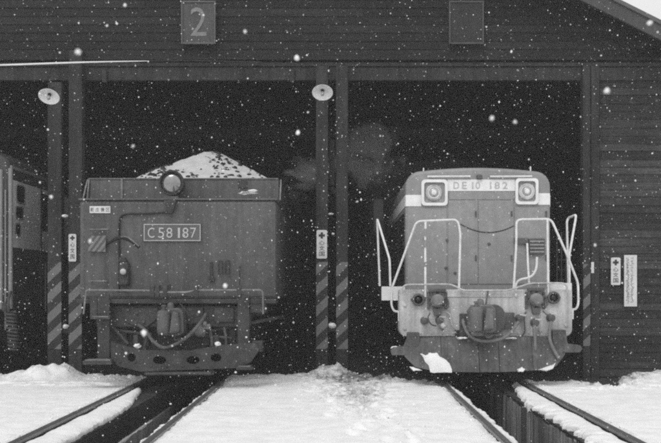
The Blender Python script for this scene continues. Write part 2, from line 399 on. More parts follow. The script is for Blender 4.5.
# snow lying on the pit edges: ragged ribbons with real thickness
def ribbon(name, xr, xe, seed, hang, y_end, jag, parent=None):
    sgn = 1 if xe > xr else -1; mb = MB(); vs = []; y = 6.0; rows = 0; K = 12
    while y < y_end:
        j = fbm(seed, y, 1.6, 3)*jag*0.7 + fbm(seed + 5, y, 7, 4)*jag*0.7
        if fbm(seed + 11, y, 3.1, 3) > 0.30: j -= jag*(1.2 + fbm(seed + 2, y, 5, 2))
        j += jag*0.5*fbm(seed + 4, y, 16, 3)
        tp = min(1, (y_end - y)/1.6); a = xr + sgn*(0.012 + 0.014*abs(fbm(seed + 3, y, 7, 4)))
        e = max(0.03, (sgn*(xe - xr) + j)*(0.3 + 0.7*tp))*sgn + xr
        t = max(0.012, hang*(0.6 + 1.1*fbm(seed + 7, y, 3.5, 4)))*(0.3 + 0.7*tp); zt = -0.028 + 0.012*fbm(seed, y, 2.5, 4)
        sec = [(0, -0.075), (0.02, -0.016), (0.2, -0.002), (0.4, 0.004), (0.6, 0.003), (0.78, -0.002), (0.92, -0.012), (0.985, -0.028), (1.0, -0.045), (0.99, -0.05 - t), (0.75, -0.055 - t*0.8), (0, -0.09)]
        for k, (u, dz) in enumerate(sec):
            n = 0.008*fbm(seed + k*1.7, y, 9, 3) if 1 < k < 9 else 0
            vs.append((a + (e - a)*u, y, zt + dz + n))
        rows += 1; y += 0.02
    fs = [(i*K + k, i*K + (k+1) % K, (i+1)*K + (k+1) % K, (i+1)*K + k) for i in range(rows - 1) for k in range(K)]
    mb.add(vs, fs); o = mb.build(name, 'snowcap', smooth=True)
    return tag(o, kind='structure')
ribbon('pit_edge_snow', TL - G + 0.034, PITS[TL][0] - 0.02, 1.3, 0.02, 12.2, 0.018)
ribbon('pit_edge_snow', TL + G - 0.034, PITS[TL][1] + 0.07, 8.1, 0.03, 12.7, 0.05)
ribbon('pit_edge_snow', TR - G + 0.034, PITS[TR][0] - 0.05, 15.7, 0.04, 12.9, 0.05)
ribbon('pit_edge_snow', TR + G - 0.034, PITS[TR][1] + 0.03, 23.9, 0.07, 12.9, 0.09)
# pits
for tc, (a, b) in PITS.items():
    mb = MB(); mb.box(a - 0.02, b + 0.02, PY0, PY1, PZ - 0.1, PZ)
    mb.box(a - 0.2, a - 0.03, PY0, PY1, PZ, GZ - 0.021); mb.box(b + 0.03, b + 0.2, PY0, PY1, PZ, GZ - 0.021)
    mb.box(a - 0.2, b + 0.2, PY0 - 0.2, PY0, PZ, GZ - 0.021); mb.box(a - 0.2, b + 0.2, PY1, PY1 + 0.2, PZ, GZ - 0.021)
    pit = tag(mb.build('inspection_pit', 'concrete'), kind='structure')
    if tc == TR:
        y = 5.5
        while y < 13.6:
            wd = random.uniform(0.13, 0.24); dx = random.uniform(0, 0.022)
            MB().box(b - 0.004 + dx, b + 0.045, y, y + wd - random.uniform(0.012, 0.03), PZ + 0.01, GZ - 0.022 - random.uniform(0, 0.05)).build('plank', 'plank', pit, 0.006); y += wd
    else:
        mb = MB(); mb.box(a - 0.028, a + 0.012, 5.0, 14.0, -0.36, GZ - 0.024); mb.build('stringer', 'timber', pit, 0.008)
        y = 5.2
        while y < 13.2:
            wd = random.uniform(0.5, 0.9)
            MB().box(a - 0.02, a + 0.028 + random.uniform(0, 0.006), y, y + wd - 0.012, PZ + 0.01, -0.37).build('wall_slab', 'plank', pit, 0.01); y += wd
        mb = MB(); vs = []; rows = 0; y = 6.5
        while y < 11.6:
            k = max(0.0, 0.006 + 0.022*fbm(2, y, 3.3, 5))
            vs += [(a + 0.013, y, -0.369), (a + 0.013, y, -0.366 + k*0.5), (a + 0.026 + k, y, -0.366 + k*0.4), (a + 0.030 + k, y, -0.370), (a + 0.033 + k*0.6, y, -0.371 - k*1.6), (a + 0.02, y, -0.371)]; rows += 1; y += 0.03
        mb.add(vs, [(i*6 + q, i*6 + (q+1) % 6, (i+1)*6 + (q+1) % 6, (i+1)*6 + q) for i in range(rows - 1) for q in range(6)])
        mb.build('snow_ledge', 'snowcap', pit, smooth=True)
# rails
def rail(x, label):
    r = thing('rail', (x, 3.5, -0.15), label, 'rail', 'rails of the two shed tracks')
    prof = [(-0.061, -0.15), (0.061, -0.15), (0.061, -0.138), (0.01, -0.122), (0.009, -0.05), (0.032, -0.038), (-0.032, -0.038), (-0.009, -0.05), (-0.01, -0.122), (-0.061, -0.138)]
    MB().prism([(x + p, q) for p, q in prof], 3.5, 29).build('web', 'rail', r)
    hp = [(-0.0325, -0.038), (0.0325, -0.038), (0.0325, -0.008), (0.024, 0.0), (-0.024, 0.0), (-0.0325, -0.008)]
    mb = MB(); y = 3.5; joints = [8.9 + random.uniform(0, 1), 29]
    for j in joints:
        mb.prism([(x + p, q) for p, q in hp], y, j - 0.008); y = j
    mb.build('head', 'railhead', r)
rail(TL - G, 'outer rail of the left track, leftmost of all rails')
rail(TL + G, 'right rail of the left track under the steam tender')
rail(TR - G, 'left rail of the right track under the diesel locomotive')
rail(TR + G, 'outer rail of the right track, rightmost of all rails')

# ================================================================== ENGINE SHED
fs_ = FPX/FY
def FX(px): return (px - VX)/fs_
def FZ(py): return CAMZ + (VY - py)/fs_
AX, AZ, SL = -2.2, 8.745, 0.5                  # roof apex and slope
def roof_z(x): return AZ - abs(x - AX)*SL
shed = thing('engine_shed', (AX, FY, -0.09), 'dark weathered timber engine shed with wide doorways and gabled roof', 'engine shed')
LZ0, LZ1 = FZ(81), FZ(65)
XR, XL, YB = 5.45, -9.85, 36.0
# backing of the facade above the doorways
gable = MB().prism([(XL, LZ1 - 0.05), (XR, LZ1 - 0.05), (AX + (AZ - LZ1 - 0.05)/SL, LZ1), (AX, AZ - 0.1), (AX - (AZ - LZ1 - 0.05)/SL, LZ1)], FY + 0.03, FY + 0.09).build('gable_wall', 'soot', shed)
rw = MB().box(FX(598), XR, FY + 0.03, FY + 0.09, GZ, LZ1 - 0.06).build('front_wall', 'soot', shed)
def board(x0, x1, z0, z1, y, m, parent):
    tw = random.uniform(-0.004, 0.004); p = random.uniform(0.007, 0.014)
    vs = [(x0, y - p, z0 + tw), (x1, y - p, z0 - tw), (x1, y + 0.028, z0 - tw), (x0, y + 0.028, z0 + tw),
          (x0, y + 0.004, z1 + tw), (x1, y + 0.004, z1 - tw), (x1, y + 0.028, z1 - tw), (x0, y + 0.028, z1 + tw)]
    MB().add(vs, [(0,3,2,1),(4,5,6,7),(0,1,5,4),(1,2,6,5),(2,3,7,6),(3,0,4,7)]).build('board', m, parent, fixn=False)
z = FZ(58); H = 0.128
while z < AZ - 0.5:
    lim = (AZ - 0.12 - (z + H))/SL; x0 = max(XL, AX - lim); x1 = min(XR, AX + lim); x = x0 - random.uniform(0, 2)
    while x < x1:
        xe = x + random.uniform(2.4, 4.2); a, b = max(x, x0), min(xe, x1)
        if b - a > 0.1: board(a, b - 0.004, z, z + H + 0.016, FY, 'siding', gable)
        x = xe
    z += H + random.uniform(-0.004, 0.006)
z = GZ + 0.02; H = 0.122
while z < LZ1 - 0.08:
    x = FX(599.5); first = True; hh = H + random.uniform(-0.012, 0.014)
    while x < XR:
        xe = x + (random.uniform(0.9, 3.0) if first else random.uniform(2, 3.6)); first = False; b = min(xe, XR)
        board(x, b - 0.004, z, min(z + hh + 0.016, LZ1 - 0.065), FY, 'siding_right', rw); x = xe
    z += hh
# left end wall beyond track one, side and back walls, roof
MB().box(XL, -8.9, FY, FY + 0.08, GZ, LZ0).build('front_wall', 'siding', shed)
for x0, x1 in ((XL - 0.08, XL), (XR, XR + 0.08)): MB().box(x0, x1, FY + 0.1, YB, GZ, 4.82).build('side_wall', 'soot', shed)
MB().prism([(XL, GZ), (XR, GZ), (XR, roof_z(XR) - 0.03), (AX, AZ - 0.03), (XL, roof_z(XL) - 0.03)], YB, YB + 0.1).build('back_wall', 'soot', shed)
for sgn, xe in ((-1, XL - 0.5), (1, XR + 0.5)):
    y0, y1 = 13.72, YB + 0.3
    poly = [(AX, AZ), (xe, roof_z(xe)), (xe, roof_z(xe) - 0.07), (AX, AZ - 0.07)]
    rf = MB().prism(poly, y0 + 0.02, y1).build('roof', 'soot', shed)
    MB().prism([(AX, AZ + 0.006), (xe, roof_z(xe) + 0.006), (xe, roof_z(xe) + 0.07), (AX, AZ + 0.07)], y0 + 0.04, y1).build('roof_snow', 'snowcap', rf)
    MB().prism([(AX, AZ - 0.02), (xe, roof_z(xe) - 0.02), (xe, roof_z(xe) - 0.26), (AX, AZ - 0.26)], y0 - 0.03, y0 + 0.018).build('barge_board', 'barge', rf, 0.006)
    MB().prism([(AX, AZ + 0.03), (xe, roof_z(xe) + 0.03), (xe, roof_z(xe) - 0.035), (AX, AZ - 0.035)], y0 - 0.06, y0 - 0.032).build('edge_trim', 'signtrim', rf, 0.004)
# lintel and cornice boards
MB().box(XL, XR, FY - 0.05, FY + 0.029, LZ0, FZ(68)).build('lintel', 'timber', shed, 0.006)
MB().box(XL, XR, FY - 0.075, FY + 0.028, FZ(67.4), FZ(63.5)).build('lintel_rail', 'timber', shed, 0.006)
MB().box(XL, XR, FY - 0.11, FY + 0.027, FZ(61.6), FZ(58.6)).build('cornice', 'siding', shed, 0.006)
for px in (104, 292): MB().pbox(px - 2, px + 2.5, 70, 82, FY - 0.1, 0.048).build('bracket', 'timber', shed, 0.004)
for i, yy in enumerate((17.2, 21.5, 26.0)):
    MB().box(XL, XR, yy, yy + 0.18, 3.98 + 0.1, 4.3).build('tie_beam', 'soot', shed, 0.01)
# door posts: pairs with a gap, hazard stripes on the lower part
def post(px0, px1, ptop, stripe=True, d=FY - 0.16, th=0.17, s0=262, s1=349):
    a, b = W(px0, 0, d).x, W(px1, 0, d).x; zt = W(0, ptop, d).z; zs1, zs0 = W(0, s0, d).z, W(0, s1, d).z
    p = MB().box(a, b, d, d + th, GZ - 0.01, zt).build('door_post', 'timber', shed, 0.012)
    if stripe: MB().box(a + 0.003, b - 0.003, d - 0.004, d - 0.0005, zs0, zs1).build('hazard_stripes', 'hazard', p)
    return p
post(47.5, 61.5, 82); pl = post(68.5, 82, 50)
post(316, 328, 66); pc = post(336, 348, 66)
MB().pbox(329.5, 334.5, 140, 185, FY, 0.05).build('splice_plate', 'timber', shed)
pr = post(583, 590.5, 66, True, s0=264, s1=346); post(591, 599.5, 66, False, d=FY - 0.12, th=0.12)
def gapblock(px, py, w_=4.5, h_=3.2, m='snowcap'):
    c = W(px, py, FY - 0.12); mb = MB(); mb.blob(c, 1, (w_/fs_, 0.05, h_/fs_), 0.3); mb.build('snow_lump', m, shed, smooth=True)
MB().pbox(62, 69, 327, 333, FY - 0.13, 0.1).build('spacer_block', 'timber', shed); MB().pbox(328.5, 335.5, 325, 331, FY - 0.13, 0.1).build('spacer_block', 'timber', shed)
gapblock(66, 326.5, 3.2, 2.4); gapblock(332.2, 325.5, 4.0, 2.8); gapblock(65, 216, 3.5, 1.7); gapblock(333, 234, 1.6, 1.2); gapblock(331, 214, 3, 1.0)
MB().pbox(591.2, 594, 262, 273, FY - 0.135, 0.014).build('tag_plate', 'signwhite', shed)

# ---- number boards
def number_board(px0, px1, py0, py1, label, field, trim, num=None):
    d = FY - 0.1; c = W((px0 + px1)/2, py1, d)
    r = thing('number_board', c, label, 'sign', 'number boards over the doorways')
    MB().pbox(px0 + 0.5, px1 - 0.5, py0 + 0.5, py1 - 0.5, d, 0.06).build('panel', field, r)
    mb = MB(); mb.pbox(px0, px0 + 1.6, py0, py1, d - 0.02, 0.03); mb.pbox(px1 - 1.6, px1, py0, py1, d - 0.02, 0.03); mb.pbox(px0 + 1.7, px1 - 1.7, py1 - 1.8, py1, d - 0.018, 0.03); mb.pbox(px0 + 1.7, px1 - 1.7, py0, py0 + 1.8, d - 0.018, 0.03)
    mb.build('frame', trim, r, 0.004)
    if num:
        a, b = W(num[1], num[4], d), W(num[2], num[3], d)
        text('numeral', num[0], a.x, b.x, a.z, b.z, d - 0.006, 'brass2', r)
M['brass2'] = mat('faded white numeral', 0.17, 0.6, 0.2, 9)
number_board(181, 215.5, 0.6, 44, 'grey number board bearing the numeral 2 over left doorway', 'signgrey', 'signtrim', ('2', 190.5, 206.5, 7.5, 36))
number_board(449, 484, 0.6, 44, 'blank dark number board over the right doorway', 'blankboard', 'signgrey')

# ---- wall lamps
def wall_lamp(px, py, label):
    d = FY - 0.46; c = W(px, py, d); r = thing('wall_lamp', c, label, 'lamp', 'enamel lamps on the door posts')
    ax = Vector((0.0, -0.60, -0.80)).normalized()
    MB().lathe(c, ax, [(0.035, -0.10), (0.045, -0.07), (0.09, -0.05), (0.153, 0.0), (0.156, 0.004), (0.152, 0.006), (0.085, -0.035), (0.04, -0.05), (0.02, -0.055)], 32).build('shade', 'enamel', r, smooth=True)
    MB().lathe(c, ax, [(0.026, -0.054), (0.026, -0.02), (0.018, -0.015)], 16).build('socket', 'black', r, smooth=True)
    MB().lathe(c, ax, [(0.014, -0.016), (0.027, 0.015), (0.03, 0.035), (0.022, 0.055), (0.006, 0.064)], 16).build('bulb', 'lens', r, smooth=True)
    top = c - ax*0.09
    MB().tube(sm([top, top - ax*0.07 + Vector((0, 0.02, 0.02)), Vector((c.x, d + 0.2, c.z + 0.17)), Vector((c.x, FY - 0.17, c.z + 0.12))]), 0.011).build('bracket_arm', 'iron', r, smooth=True)
wall_lamp(49, 96.5, 'white enamel lamp on the far left door posts')
wall_lamp(322.5, 92.5, 'white enamel lamp on the central door posts')

# ---- safety signs and notice
def safety_sign(px0, px1, py0, py1, d, label, bold=True):
    a, b = W(px0, py1, d), W(px1, py0, d)
    r = thing('safety_sign', ((a.x + b.x)/2, d, a.z), label, 'sign', 'white cross signs by the doorways')
    MB().prism(rrect(a.x, b.x, a.z, b.z, 0.022), d, d + 0.012).build('panel', 'signwhite', r)
    w_, h_ = b.x - a.x, b.z - a.z; cx = (a.x + b.x)/2; cz = b.z - w_*0.52; k = w_*0.30; t = w_*0.11
    MB().prism([(cx-t, cz+k), (cx+t, cz+k), (cx+t, cz+t), (cx+k, cz+t), (cx+k, cz-t), (cx+t, cz-t), (cx+t, cz-k), (cx-t, cz-k), (cx-t, cz-t), (cx-k, cz-t), (cx-k, cz+t), (cx-t, cz+t)], d - 0.003, d - 0.0004).build('cross', 'ink', r)
    zt = cz - k - h_*0.05; hh = (zt - a.z - h_*0.07)/3
    for i, ch in enumerate('心文国'):
        text('lettering', ch, cx - w_*0.27, cx + w_*0.27, zt - hh*(i + 0.9), zt - hh*(i + 0.1), d - 0.003, 'ink', r, 0.0025)
safety_sign(68.6, 76.2, 234, 261.5, FY - 0.185, 'white safety sign with black cross beside the steam tender')
safety_sign(316.6, 327, 230, 258.5, FY - 0.185, 'white safety sign with black cross on central door post')
safety_sign(611, 620.5, 257.5, 285, FY - 0.06, 'white safety sign with black cross on the right wall')
d = FY - 0.06; a, b = W(624.2, 306.5, d), W(637, 255, d)
nb = thing('notice_board', ((a.x + b.x)/2, d, a.z), 'tall narrow white notice board with faint vertical writing on right wall', 'sign')
MB().box(a.x, b.x, d, d + 0.018, a.z, b.z).build('panel', 'signwhite', nb, 0.003)
mb = MB()
for cx, st in ((0.60, 0.026), (0.28, 0.017)):
    zz = b.z - 0.05
    while zz > a.z + 0.06:
        for k in range(3):
            x = a.x + (b.x - a.x)*cx + random.uniform(-0.018, 0.018); l = random.uniform(0.008, 0.022); an = random.choice((0, 0, math.pi/2, 0.8, 2.2))
            p = Vector((x, d - 0.0015, zz + random.uniform(-0.008, 0.008))); v = Vector((math.cos(an), 0, math.sin(an)))*l; nrm = Vector((-math.sin(an), 0, math.cos(an)))*0.0022
            mb.add([p - v - nrm, p + v - nrm, p + v + nrm, p - v + nrm], [(0, 1, 2, 3)])
        zz -= st
mb.build('lettering', 'inkpale', nb)
# ---- wire
p0, p1, p2 = W(-60, 67.5, 13.2), W(180, 60.8, FY - 0.14), W(262, 62.2, FY - 0.13)
cb_ = thing('overhead_wire', p1, 'snow covered wire running along the shed front at upper left', 'wire')
MB().tube(sm([p0, W(0, 65.4, 13.45), W(90, 62.5, 13.8), p1, p2]), 0.008, 6).build('cable', 'iron', cb_, smooth=True)
MB().tube(sm([p0 + Vector((0, -.004, .011)), W(0, 65.2, 13.44), W(90, 62.2, 13.79), W(165, 60.8, FY - .16)]), [0.013]*12 + [0.011, 0.010, 0.009, 0.008, 0.006, 0.004, 0.002], 6).build('snow_crust', 'snowcap', cb_, smooth=True)

# ================================================================== STEAM LOCOMOTIVE TENDER (left)
D = 12.5
tn = thing('steam_locomotive', (TL, 12.4, 0), 'black steam locomotive seen from its tender end, plate C58 187', 'locomotive')
xa, xb = TL - 1.342, TL + 1.342
tank = MB().box(xa, xb, D, 18.6, 1.14, W(0, 200, D).z).build('tender_tank', 'tender', tn, 0.05)
zt = W(0, 200, D).z
MB().box(xa - 0.012, xb + 0.012, D - 0.014, 18.62, zt - 0.004, zt + 0.022).build('tank_top', 'tender', tn, 0.008)
# riveted seam strips on the rear plate
mb = MB()
for k in range(46): mb.lathe((xa + 0.08 + k*0.056, D - 0.001, zt - 0.035), (0, -1, 0), [(0.007, 0), (0.006, 0.003), (0.003, 0.005)], 6)
for k in range(20):
    for x in (xa + 0.07, xb - 0.07): mb.lathe((x, D - 0.001, zt - 0.09 - k*0.058), (0, -1, 0), [(0.007, 0), (0.006, 0.003), (0.003, 0.005)], 6)
tag(mb.build('rivets', 'tender', tn), kind='stuff')
BD = 12.95; bz = W(0, 179, BD).z
bun = MB().box(xa + 0.03, xb - 0.0, BD, BD + 0.02, zt + 0.023, bz).build('bunker_rear', 'tender', tn)
for x in (xa + 0.0, xb): MB().box(x - 0.012, x + 0.012, BD + 0.021, 18.0, zt + 0.023, bz).build('bunker_side', 'tender_side', tn)
MB().box(xa, xb + 0.01, 18.0, 18.03, zt + 0.023, bz + 0.3).build('bunker_front', 'tender_side', tn)
MB().tube([(xa, BD, bz), (xb, BD, bz)], 0.014, 8).build('bunker_lip', 'tender', bun)
for px in (122,): MB().box(W(px-1, 0, BD).x, W(px+1, 0, BD).x, BD - 0.02, BD - 0.001, zt + 0.03, bz).build('rib', 'frost', bun)
for q in ((W(83, 199, 12.6), W(87.5, 180, BD - 0.02)), (W(87, 199, 12.75), W(89, 180, BD - 0.02)), (W(280, 200, 12.6), W(281, 180, BD - 0.02))):
    MB().tube(list(q), 0.010, 8).build('stanchion', 'frost', tn, smooth=True)
mb = MB(); mb.blob(W(247, 193.4, 12.72), 1, (0.13, 0.07, 0.022), 0.5); mb.blob(W(253, 190.8, 12.72), 1, (0.06, 0.05, 0.018), 0.4); mb.build('snow_lump', 'snowcap', tn, smooth=True)
MB().pbox(238, 247, 180.5, 188, BD - 0.03, 0.028).build('step_plate', 'tender_gear', tn, 0.005)
# headlamp
c = W(172.5, 183.5, 12.62)
hl = MB().lathe(c, (0, -1, 0), [(0.05, -0.30), (0.13, -0.24), (0.155, -0.12), (0.155, 0.05), (0.172, 0.055), (0.176, 0.08), (0.168, 0.105), (0.150, 0.105), (0.146, 0.04)], 36).build('headlamp', 'iron', tn, smooth=True)
MB().lathe(c, (0, -1, 0), [(0.146, 0.042), (0.14, 0.055), (0.10, 0.075), (0.05, 0.085), (0.008, 0.088)], 32).build('lens', 'tlens', hl, smooth=True)
MB().box(c.x - 0.10, c.x + 0.10, 12.5 - 0.004, 12.7, zt + 0.024, zt + 0.05).build('lamp_seat', 'tender', hl)
MB().prism([(c.x - 0.085, zt - 0.01), (c.x + 0.085, zt - 0.01), (c.x + 0.03, zt - 0.19), (c.x - 0.03, zt - 0.19)], D - 0.07, D - 0.004).build('bracket', 'tender_gear', hl, 0.01)
# number plate
a, b = W(143.8, 241.5, D), W(201.3, 223.8, D)
npl = MB().box(a.x, b.x, D - 0.022, D - 0.002, a.z, b.z).build('number_plate', 'plate_bg', tn, 0.004)
t_ = 0.011
mb = MB(); mb.box(a.x + .006, b.x - .006, D - 0.03, D - 0.0225, b.z - 0.006 - t_, b.z - 0.006); mb.box(a.x + .006, b.x - .006, D - 0.03, D - 0.0225, a.z + .006, a.z + .006 + t_)
mb.box(a.x + .006, a.x + .006 + t_, D - 0.029, D - 0.0225, a.z + .0175, b.z - .0175); mb.box(b.x - .006 - t_, b.x - .006, D - 0.029, D - 0.0225, a.z + .0175, b.z - .0175)
mb.build('border', 'brass', npl)
for ch, p0, p1 in (('C', 148.2, 155), ('5', 158.6, 164.6), ('8', 166.8, 172.8), ('1', 178.2, 180.4), ('8', 182.8, 188.8), ('7', 190.8, 196.6)):
    text('character', 'I' if ch == '1' else ch, W(p0, 0, D).x, W(p1, 0, D).x, W(0, 238, D).z, W(0, 227.8, D).z, D - 0.03, 'brass', npl, 0.007)
a, b = W(89.8, 213.2, D), W(110.6, 206.2, D)
dp = MB().box(a.x, b.x, D - 0.012, D - 0.002, a.z, b.z).build('depot_plate', 'signwhite', tn, 0.002)
for i, ch in enumerate('新庄機区'):
    w_ = (b.x - a.x)/4; text('character', ch, a.x + w_*i + w_*0.16, a.x + w_*(i+1) - w_*0.16, a.z + 0.02, b.z - 0.02, D - 0.014, 'ink', dp, 0.0018)
# tail marker plate, slanted
a = [(90.5, 236), (106, 235.5), (105.5, 252), (87.8, 251.5)]
tm = MB().pprism(a, D - 0.06, 0.012).build('tail_marker', 'hazard_plate', tn, 0.004)
MB().tube([W(98, 244, D - 0.048), W(98, 244, D + 0.004)], 0.02).build('stem', 'iron', tm)
MB().tube(bend([W(90, 229.5, D), W(90, 229.5, D - 0.04), W(108.5, 229.2, D - 0.04), W(108.5, 229.2, D)], 0.02), 0.008).build('grab_rail', 'frost', tn, smooth=True)
MB().tube(bend([W(91, 281, D), W(91, 281, D - 0.05), W(107, 281.2, D - 0.05), W(107, 281.2, D)], 0.02), 0.009).build('grab_rail', 'frost', tn, smooth=True)
MB().tube(bend([W(169, 212.2, D - 0.02), W(141, 214, D - 0.02), W(125, 213.6, D - 0.02), W(119.3, 217.5, D - 0.02), W(119, 292, D - 0.02)], 0.1, 6), 0.012).build('conduit', 'black', tn, smooth=True)
# hooked lamp arm
MB().tube(sm([W(106, 244, D), W(109, 243, D - 0.08), W(117, 238.6, D - 0.12), W(124, 238, D - 0.13), W(131, 241, D - 0.13), W(139.5, 247.6, D - 0.12)]), [0.02]*10 + [0.026]*8 + [0.03]*4 + [0.024]*4, 8).build('lamp_arm', 'black', tn, smooth=True)
MB().tube(sm([W(121, 236.9, D - 0.145), W(128, 237.5, D - 0.15), W(139, 246.2, D - 0.145)]), [0.011]*9 + [0.009]*4, 6).build('arm_edge', 'frost', tn, smooth=True)
# marker lamp
ml = MB().pbox(118.6, 128.4, 262, 285.5, D - 0.11, 0.105).build('marker_lamp', 'tender_gear', tn, 0.02)
MB().lathe(W(123.4, 271.5, D - 0.111), (0, -1, 0), [(0.056, 0), (0.056, 0.03), (0.048, 0.034), (0.048, 0.02)], 20).build('rim', 'tender_gear', ml, smooth=True)
MB().lathe(W(123.4, 271.5, D - 0.111), (0, -1, 0), [(0.047, 0.018), (0.034, 0.034), (0.01, 0.042)], 20).build('lens', 'chrome', ml, smooth=True)
MB().prism([(W(119, 0, D).x, W(0, 262, D).z), (W(128, 0, D).x, W(0, 262, D).z), (W(126, 0, D).x, W(0, 257.5, D).z), (W(121, 0, D).x, W(0, 257.5, D).z)], D - 0.08, D - 0.003).build('cap', 'tender_gear', ml, 0.006)
# lamp irons and hooks
for p0, p1, y0, y1 in ((218.6, 222.4, 261, 274), (225.6, 229.4, 260.5, 274)):
    MB().tube(bend([W(p0, y0, D - 0.03), W(p1, y0, D - 0.03), W(p1, y1, D - 0.03), W(p0, y1, D - 0.03), W(p0, y0 + 0.5, D - 0.03)], 0.012), 0.008).build('lamp_iron', 'iron', tn, smooth=True)
mb = MB(); mb.pbox(209.6, 212.8, 262, 282, D - 0.02, 0.018); mb.pbox(208.6, 213.8, 276, 281, D - 0.045, 0.024); mb.build('lamp_iron', 'iron', tn, 0.004)
MB().tube([W(240, 267, D), W(240, 267, D - 0.05)], 0.014).build('stud', 'iron', tn)
MB().tube([W(239.6, 270, D - 0.01), W(239.6, 286, D - 0.01)], 0.006).build('rod', 'iron', tn)
# rear running board and coupling lever
MB().box(xa + 0.05, xb + 0.02, 12.18, 12.52, W(0, 303.5, 12.3).z, W(0, 299, 12.3).z).build('running_board', 'tender_gear', tn, 0.01)
RD = 12.12
MB().tube(bend([W(83.5, 314, RD), W(86, 292.5, RD), W(86.5, 290.2, RD), W(150, 290.5, RD), W(158, 292.3, RD), W(187, 292.3, RD), W(195, 290.3, RD), W(261.5, 290, RD), W(263, 293, RD), W(263, 314, RD)], 0.05), 0.013, 8).build('coupling_lever', 'frost', tn, smooth=True)
for px in (152, 157, 165, 196, 239): MB().pbox(px - 2.2, px + 2.2, 285.5, 297, RD - 0.02, 0.05).build('lever_bracket', 'tender_gear', tn, 0.006)
MB().pbox(154, 170, 284, 289.5, RD + 0.03, 0.06).build('lever_guide', 'tender_gear', tn, 0.006)
# buffer beam and cheeks
BM = 12.28
MB().box(TL - 1.05, TL + 1.02, BM, BM + 0.14, W(0, 327, BM).z, W(0, 305.5, BM).z).build('buffer_beam', 'tender_gear', tn, 0.012)
MB().pprism([(121, 307.5), (158, 307.5), (158, 318), (147, 327), (139, 327), (126, 322)], BM - 0.03, 0.028).build('gusset', 'tender_gear', tn, 0.006)
for p0, p1, yb in ((97.5, 109.5, 361), (237.6, 249.2, 367)):
    MB().pbox(p0, p1, 294, yb, 12.13, 0.025).build('step_hanger', 'tender_gear', tn, 0.005)
for p in ((82.5, 111.5, 360.8, 364.6, 11.9), (90, 110, 317.2, 319.2, 12.0), (236, 252, 367, 370, 11.95)):
    st = MB().box(W(p[0], 0, p[4]).x, W(p[1], 0, p[4]).x, p[4], p[4] + 0.24, W(0, p[3], p[4]).z, W(0, p[2], p[4]).z).build('step', 'tender_gear', tn, 0.006)
    MB().box(W(p[0] + 2, 0, p[4]).x, W(p[1] - 2, 0, p[4]).x, p[4] + 0.004, p[4] + 0.2, W(0, p[2], p[4]).z + 0.001, W(0, p[2], p[4]).z + 0.012).build('frost_layer', 'frost', st, 0.004)
MB().pbox(90, 97.3, 296, 317, 12.16, 0.02).build('step_cheek', 'tender_gear', tn, 0.004)
MB().pbox(249.5, 266, 297, 313, 12.2, 0.1).build('tool_box', 'tender_gear', tn, 0.012)
# coupler: shank, head, knuckle, lock
def coupler(parent, cx, cz, d0, m, s=1.0):
    h = MB(); h.prism([(cx - 0.16*s, cz - 0.16*s), (cx - 0.165*s, cz + 0.10*s), (cx - 0.12*s, cz + 0.17*s), (cx + 0.10*s, cz + 0.18*s), (cx + 0.15*s, cz + 0.13*s), (cx + 0.16*s, cz - 0.13*s), (cx + 0.11*s, cz - 0.17*s)], d0 + 0.10, d0 + 0.34)
    o = h.build('coupler', m, parent, 0.016)
    MB().lathe((cx - 0.085*s, d0 + 0.08, cz - 0.14*s), (0, 0, 1), [(0.07*s, 0), (0.085*s, 0.03), (0.085*s, 0.26*s), (0.07*s, 0.29*s)], 16).build('knuckle', m, o, smooth=True)
    MB().prism([(cx - 0.01*s, cz - 0.14*s), (cx + 0.03*s, cz + 0.14*s), (cx + 0.11*s, cz + 0.13*s), (cx + 0.12*s, cz - 0.12*s)], d0, d0 + 0.12).build('guard_arm', m, o, 0.025)
    MB().lathe((cx - 0.02*s, d0 + 0.2, cz + 0.15*s), (0, 0, 1), [(0.045*s, 0), (0.045*s, 0.06*s), (0.03*s, 0.09*s), (0.012*s, 0.10*s)], 12).build('lock_lift', m, o, smooth=True)
    MB().lathe((cx - 0.085*s, d0 + 0.08, cz + 0.15*s), (0, 0, 1), [(0.022, 0), (0.022, 0.05), (0.034, 0.052), (0.034, 0.07), (0.01, 0.075)], 8).build('pivot_pin', m, o)
    MB().tube(sm([(cx + 0.03*s, d0 + 0.16, cz - 0.16*s), (cx + 0.05*s, d0 + 0.12, cz - 0.22*s), (cx + 0.12*s, d0 + 0.14, cz - 0.2*s)]), 0.012, 6).build('drain_link', m, o, smooth=True)
    for zz in (-0.09, 0.0, 0.09): MB().box(cx - 0.171*s, cx - 0.165*s, d0 + 0.12, d0 + 0.32, cz + zz*s - 0.012, cz + zz*s + 0.012).build('casting_rib', m, o)
    MB().box(cx - 0.07*s, cx + 0.07*s, d0 + 0.33, d0 + 0.85, cz - 0.09*s, cz + 0.09*s).build('shank', m, o, 0.01)
    return o
M['cast'] = mat('worn cast coupler', 0.085, 0.5, 0.35, 5, bump=0.3, bscale=30, dust=0.06)
c = W(170.5, 322.5, 11.95); coupler(tn, c.x, c.z, 11.88, 'cast', 1.05)
MB().tube(sm([W(206, 313.5, 12.26), W(203, 319, 12.1), W(196, 328, 12.02), W(186, 338, 11.98), W(173, 345.5, 11.98), W(163, 347.5, 12.0), W(153, 341, 12.04), W(146, 331, 12.1), W(139, 325, 12.24)]), 0.024, 10).build('brake_hose', 'frost2', tn, smooth=True) if 'frost2' in M else None
M['frost2'] = mat('frosted hose', 0.085, 0.7, 0.35, 9, dust=0.05)
MB().tube(sm([W(206, 313.5, 12.26), W(203, 319, 12.1), W(196, 328, 12.02), W(186, 338, 11.98), W(173, 345.5, 11.98), W(163, 347.5, 12.0), W(153, 341, 12.04), W(146, 331, 12.1), W(139, 325, 12.24)]), 0.024, 10).build('brake_hose', 'frost2', tn, smooth=True)
